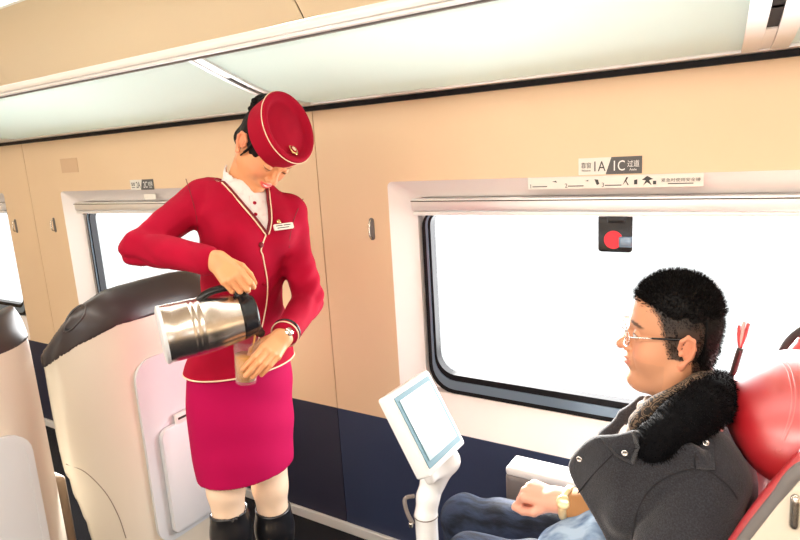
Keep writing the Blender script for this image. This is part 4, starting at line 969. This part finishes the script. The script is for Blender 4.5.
def oncoat(px, py, off=.001, fn=None): p = pick(fn or coat, px, py, .7, 1.8); return p+(normal(coat, p)*.3-CF*.7)*off
def seamline(pts, r=.0016, m_='coat_seam', name='seam'): obj(name, tube(smooth_path([oncoat(*p_, .0006) for p_ in pts], 4), r, 6), m_, ct)
seamline([(632, 541), (636, 515), (645, 496), (657, 483), (671, 475), (686, 470), (699, 469), (712, 473), (722, 480), (731, 489), (737, 499)])
seamline([(614, 453), (603, 464), (590, 478), (578, 493)], .0013)
lapp = [(601, 437), (618, 433), (633.5, 431), (637, 438), (640, 446), (633.5, 463), (626, 460), (617, 455)]
LP = [oncoat(*p_, .004) for p_ in lapp]
def slab(pts, th):
    pts = np.array(pts); c = pts.mean(0); n = np.cross(pts[2]-pts[0], pts[5 % len(pts)]-pts[0]); n /= np.linalg.norm(n); n = n if n.dot(CF) < 0 else -n; k = len(pts)
    V = np.concatenate([pts-n*th*.5, pts+n*th, [c+n*th*1.25, c-n*th*.5]]); F = []
    for i in range(k): j = (i+1) % k; F += [[i, j, k+j, k+i], [k+i, k+j, 2*k], [j, i, 2*k+1]]
    return V, F
obj('lapel', slab(LP, .006), 'coat_wool', ct, smooth='auto')
ep = [oncoat(*p_, .003) for p_ in ((697, 440), (706, 437), (713, 441), (714.5, 469), (705, 469), (695.5, 468))]
obj('epaulette', slab(ep, .004), 'coat_wool', ct, smooth='auto')
def snap_(px, py, off):
    p = oncoat(px, py, off); n = normal(coat, p-normal(coat, p)*off)*.6-CF*.4; M_ = frame(n)
    s = obj('snap_button', lathe([(.001, 0), (.0060, 0), (.0064, .0015), (.0050, .0032), (.0036, .0022), (.001, .0022)], M_, p, 20), 'snap', ct); return s
seamline([(697, 440), (695.5, 454), (695, 468), (705, 470), (715, 469), (714, 455), (713, 441), (706, 437), (697, 440)], .0011)
snap_(579.5, 459, .0005); snap_(623.5, 451, .011); snap_(704, 443, .008)
# fur collar with its strands
fp = [at(650, 447, Y=1.095), at(662, 437, Y=1.095), at(685, 420, Y=1.13), at(704, 406, Y=1.18), at(715, 396, Y=1.26), at(716, 392, Y=1.36), at(706, 392, Y=1.46), at(672, 404, Y=1.50), at(650, 420, Y=1.48)]
fr_ = [.030, .036, .042, .043, .042, .040, .038, .034, .024]
FPp = smooth_path(fp, 3); FRr = np.interp(np.linspace(0, 8, len(FPp)), range(9), fr_)
def fur(P):
    d = None
    for i in range(len(FPp)-1):
        c = cap(P, FPp[i], FPp[i+1], FRr[i], FRr[i+1]); d = c if d is None else smin(d, c, .006)
    return d+.003*wob(P, 90, 2.)
lo, hi = box_around(FPp, .06); fv = nets(fur, lo, hi, .005); fo = obj('fur_collar', fv, 'fur_black', MAN)
p, n = face_pts(fv, 16000); dd = n*.8+rng.normal(size=n.shape)*.45; dd[:, 2] -= .25; dd /= np.linalg.norm(dd, axis=1)[:, None]
obj('fur_strands', blades(p, dd, .0006, rng.uniform(.004, .010, len(p))), 'fur_black', fo, smooth=False, kind='stuff')
# patterned scarf and sweater
sp_ = [at(643, 424, Y=1.17), at(658, 411, Y=1.165), at(676, 402, Y=1.18), at(696, 391, Y=1.22), at(708, 384, Y=1.30), at(704, 388, Y=1.40), at(670, 404, Y=1.44), at(645, 418, Y=1.42)]
SPp = smooth_path(sp_, 3)
def scarf(P):
    d = None
    for i in range(len(SPp)-1):
        c = cap(P, SPp[i], SPp[i+1], .027, .027); d = c if d is None else smin(d, c, .006)
    return d+.003*wob(P, 50, 1.)
lo, hi = box_around(SPp, .05); obj('knit_scarf', nets(scarf, lo, hi, .0045), 'knit_pattern', MAN)
def sweater(P):
    d = smin(cap(P, at(654, 412, Y=1.28), at(645, 445, Y=1.28), .034, .040), cap(P, at(660, 450, Y=1.30), at(650, 560, Y=1.30), .06, .11), .05)
    return d+.002*np.sin(P[0]*260+P[2]*130)
obj('sweater', nets(sweater, (-.42, 1.12, .60), (-.02, 1.48, 1.16), .005), 'sweater', MAN)
# jeans
def jeans(P):
    a = smin(cap(P, hipM+np.array((.0, .09, .0)), kn1, .100, .062), cap(P, kn1, np.array((kn1[0]-.03, kn1[1], .12)), .060, .048), .03)
    b = smin(cap(P, hipM+np.array((.0, -.09, -.01)), kn2, .100, .064), cap(P, kn2, np.array((kn2[0]+.02, kn2[1], .12)), .060, .048), .03)
    d = smin(a, b, .012); x, y, z = P
    return d+.004*np.sin(55*x+30*y+3*np.sin(12*z))*np.sin(22*z+9*x)+.003*wob(P, 34, 2.)
obj('jeans', nets(jeans, (-.86, 1.04, .08), (.15, 1.56, .86), .008), 'denim_dark', MAN)
def dlap(P):
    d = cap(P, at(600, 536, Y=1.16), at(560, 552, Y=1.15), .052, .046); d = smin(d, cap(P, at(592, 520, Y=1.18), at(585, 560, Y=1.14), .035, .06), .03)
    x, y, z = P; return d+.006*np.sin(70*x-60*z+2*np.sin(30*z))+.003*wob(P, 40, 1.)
obj('denim_lap', nets(dlap, (-.50, 1.02, .68), (-.15, 1.28, .95), .0045), 'denim_light', MAN)  # separate lighter denim piece over the near lap
for k_, s in ((kn1, -.03), (kn2, .02)):
    c = np.array((k_[0]+s, k_[1], .05)); obj('shoe', nets(lambda P: smax(U(.03, cap(P, c+np.array((.02, 0, .0)), c+np.array((-.16, 0, -.01)), .045, .038), cap(P, c, c+np.array((0, 0, .07)), .05, .05)), .004-P[2], .004), c-np.array((.25, .08, .06)), c+np.array((.1, .08, .14)), .007), 'boot_leather', MAN)
# cuff and watch
wr = Wm-dm*.022
obj('cuff', nets(lambda P: smax(cap(P, Wm-dm*.032, Wm-dm*.15+np.array((0, 0, .02)), .036, .048)+.002*wob(P, 80, 1.), -cap(P, Wm-dm*.0, Wm-dm*.06, .030, .030), .002), Wm+np.array((-.03, -.09, -.08)), Wm+np.array((.22, .09, .12)), .0035), 'cuff_tan', MAN)
wt = obj('watch', tube([wr+frame(dm)@np.array((.031*math.cos(a), .033*math.sin(a), 0)) for a in np.linspace(0, 2*PI, 33)[:-1]], .008, 10, closed=True, flat=(dm/np.linalg.norm(dm), 1.25)), 'gold_watch', MAN)
nd = np.array((0, -.8, .5)); nd /= np.linalg.norm(nd); obj('dial', lathe([(.001, 0), (.015, 0), (.0155, .005), (.013, .008), (.001, .008)], frame(nd), wr+nd*.032, 24), 'gold_watch', wt)
# ================================================================== LIGHT AND CAMERA
wd = bpy.data.worlds.new('sky'); SC.world = wd; wd.use_nodes = True; nt = wd.node_tree
bg = nt.nodes['Background']; bg.inputs[0].default_value = (.97, 1, 1, 1); bg.inputs[1].default_value = 1.3
def area(name, loc, tgt, sx, sy, e, col=(1, .95, .88)):
    l = bpy.data.lights.new(name, 'AREA'); l.shape = 'RECTANGLE'; l.size = sx; l.size_y = sy; l.energy = e; l.color = col
    o = bpy.data.objects.new(name, l); COL.objects.link(o); o.location = loc
    o.rotation_euler = (Vector(tgt)-Vector(loc)).to_track_quat('-Z', 'Y').to_euler(); return o
area('window_daylight', (-.45, W+.2, 1.15), (-.45, 0, .7), 1.3, .7, 42, (1, 1, 1))
area('window_daylight', (-.45-PITCHX, W+.2, 1.15), (-.45-PITCHX, 0, .7), 1.3, .7, 30, (1, 1, 1))
sl = bpy.data.lights.new('sun', 'SUN'); sl.energy = 26; sl.angle = math.radians(8); sl.color = (1, .97, .92); so = bpy.data.objects.new('sun', sl); COL.objects.link(so); so.rotation_euler = Vector((.55, -.65, -.21)).to_track_quat('-Z', 'Y').to_euler(); so.location = (-2, 4, 3)
area('opposite_side_fill', (-1.0, -1.45, 1.0), (-1.0, 1.6, 1.5), 5.5, .8, 40, (1, 1, 1))  # added fill at the unseen opposite windows, tilted up to brighten the rack
area('aisle_ceiling_lamp', (-.6, -.5, 2.36), (-.9, .8, .9), 2.5, .5, 30)
cd = bpy.data.cameras.new('camera'); co = bpy.data.objects.new('camera', cd); COL.objects.link(co)
cd.sensor_width = 36; cd.lens = FPX*36/800; cd.clip_start = .02
Mc = Matrix([[CR[i], -CD[i], -CF[i]] for i in range(3)]).to_4x4(); Mc.translation = Vector(EYE.tolist()); co.matrix_world = Mc
SC.camera = co
vs = SC.view_settings; vs.view_transform = 'Standard'; vs.look = 'None'; vs.gamma = 1; vs.use_curve_mapping = False; vs.exposure = -.06
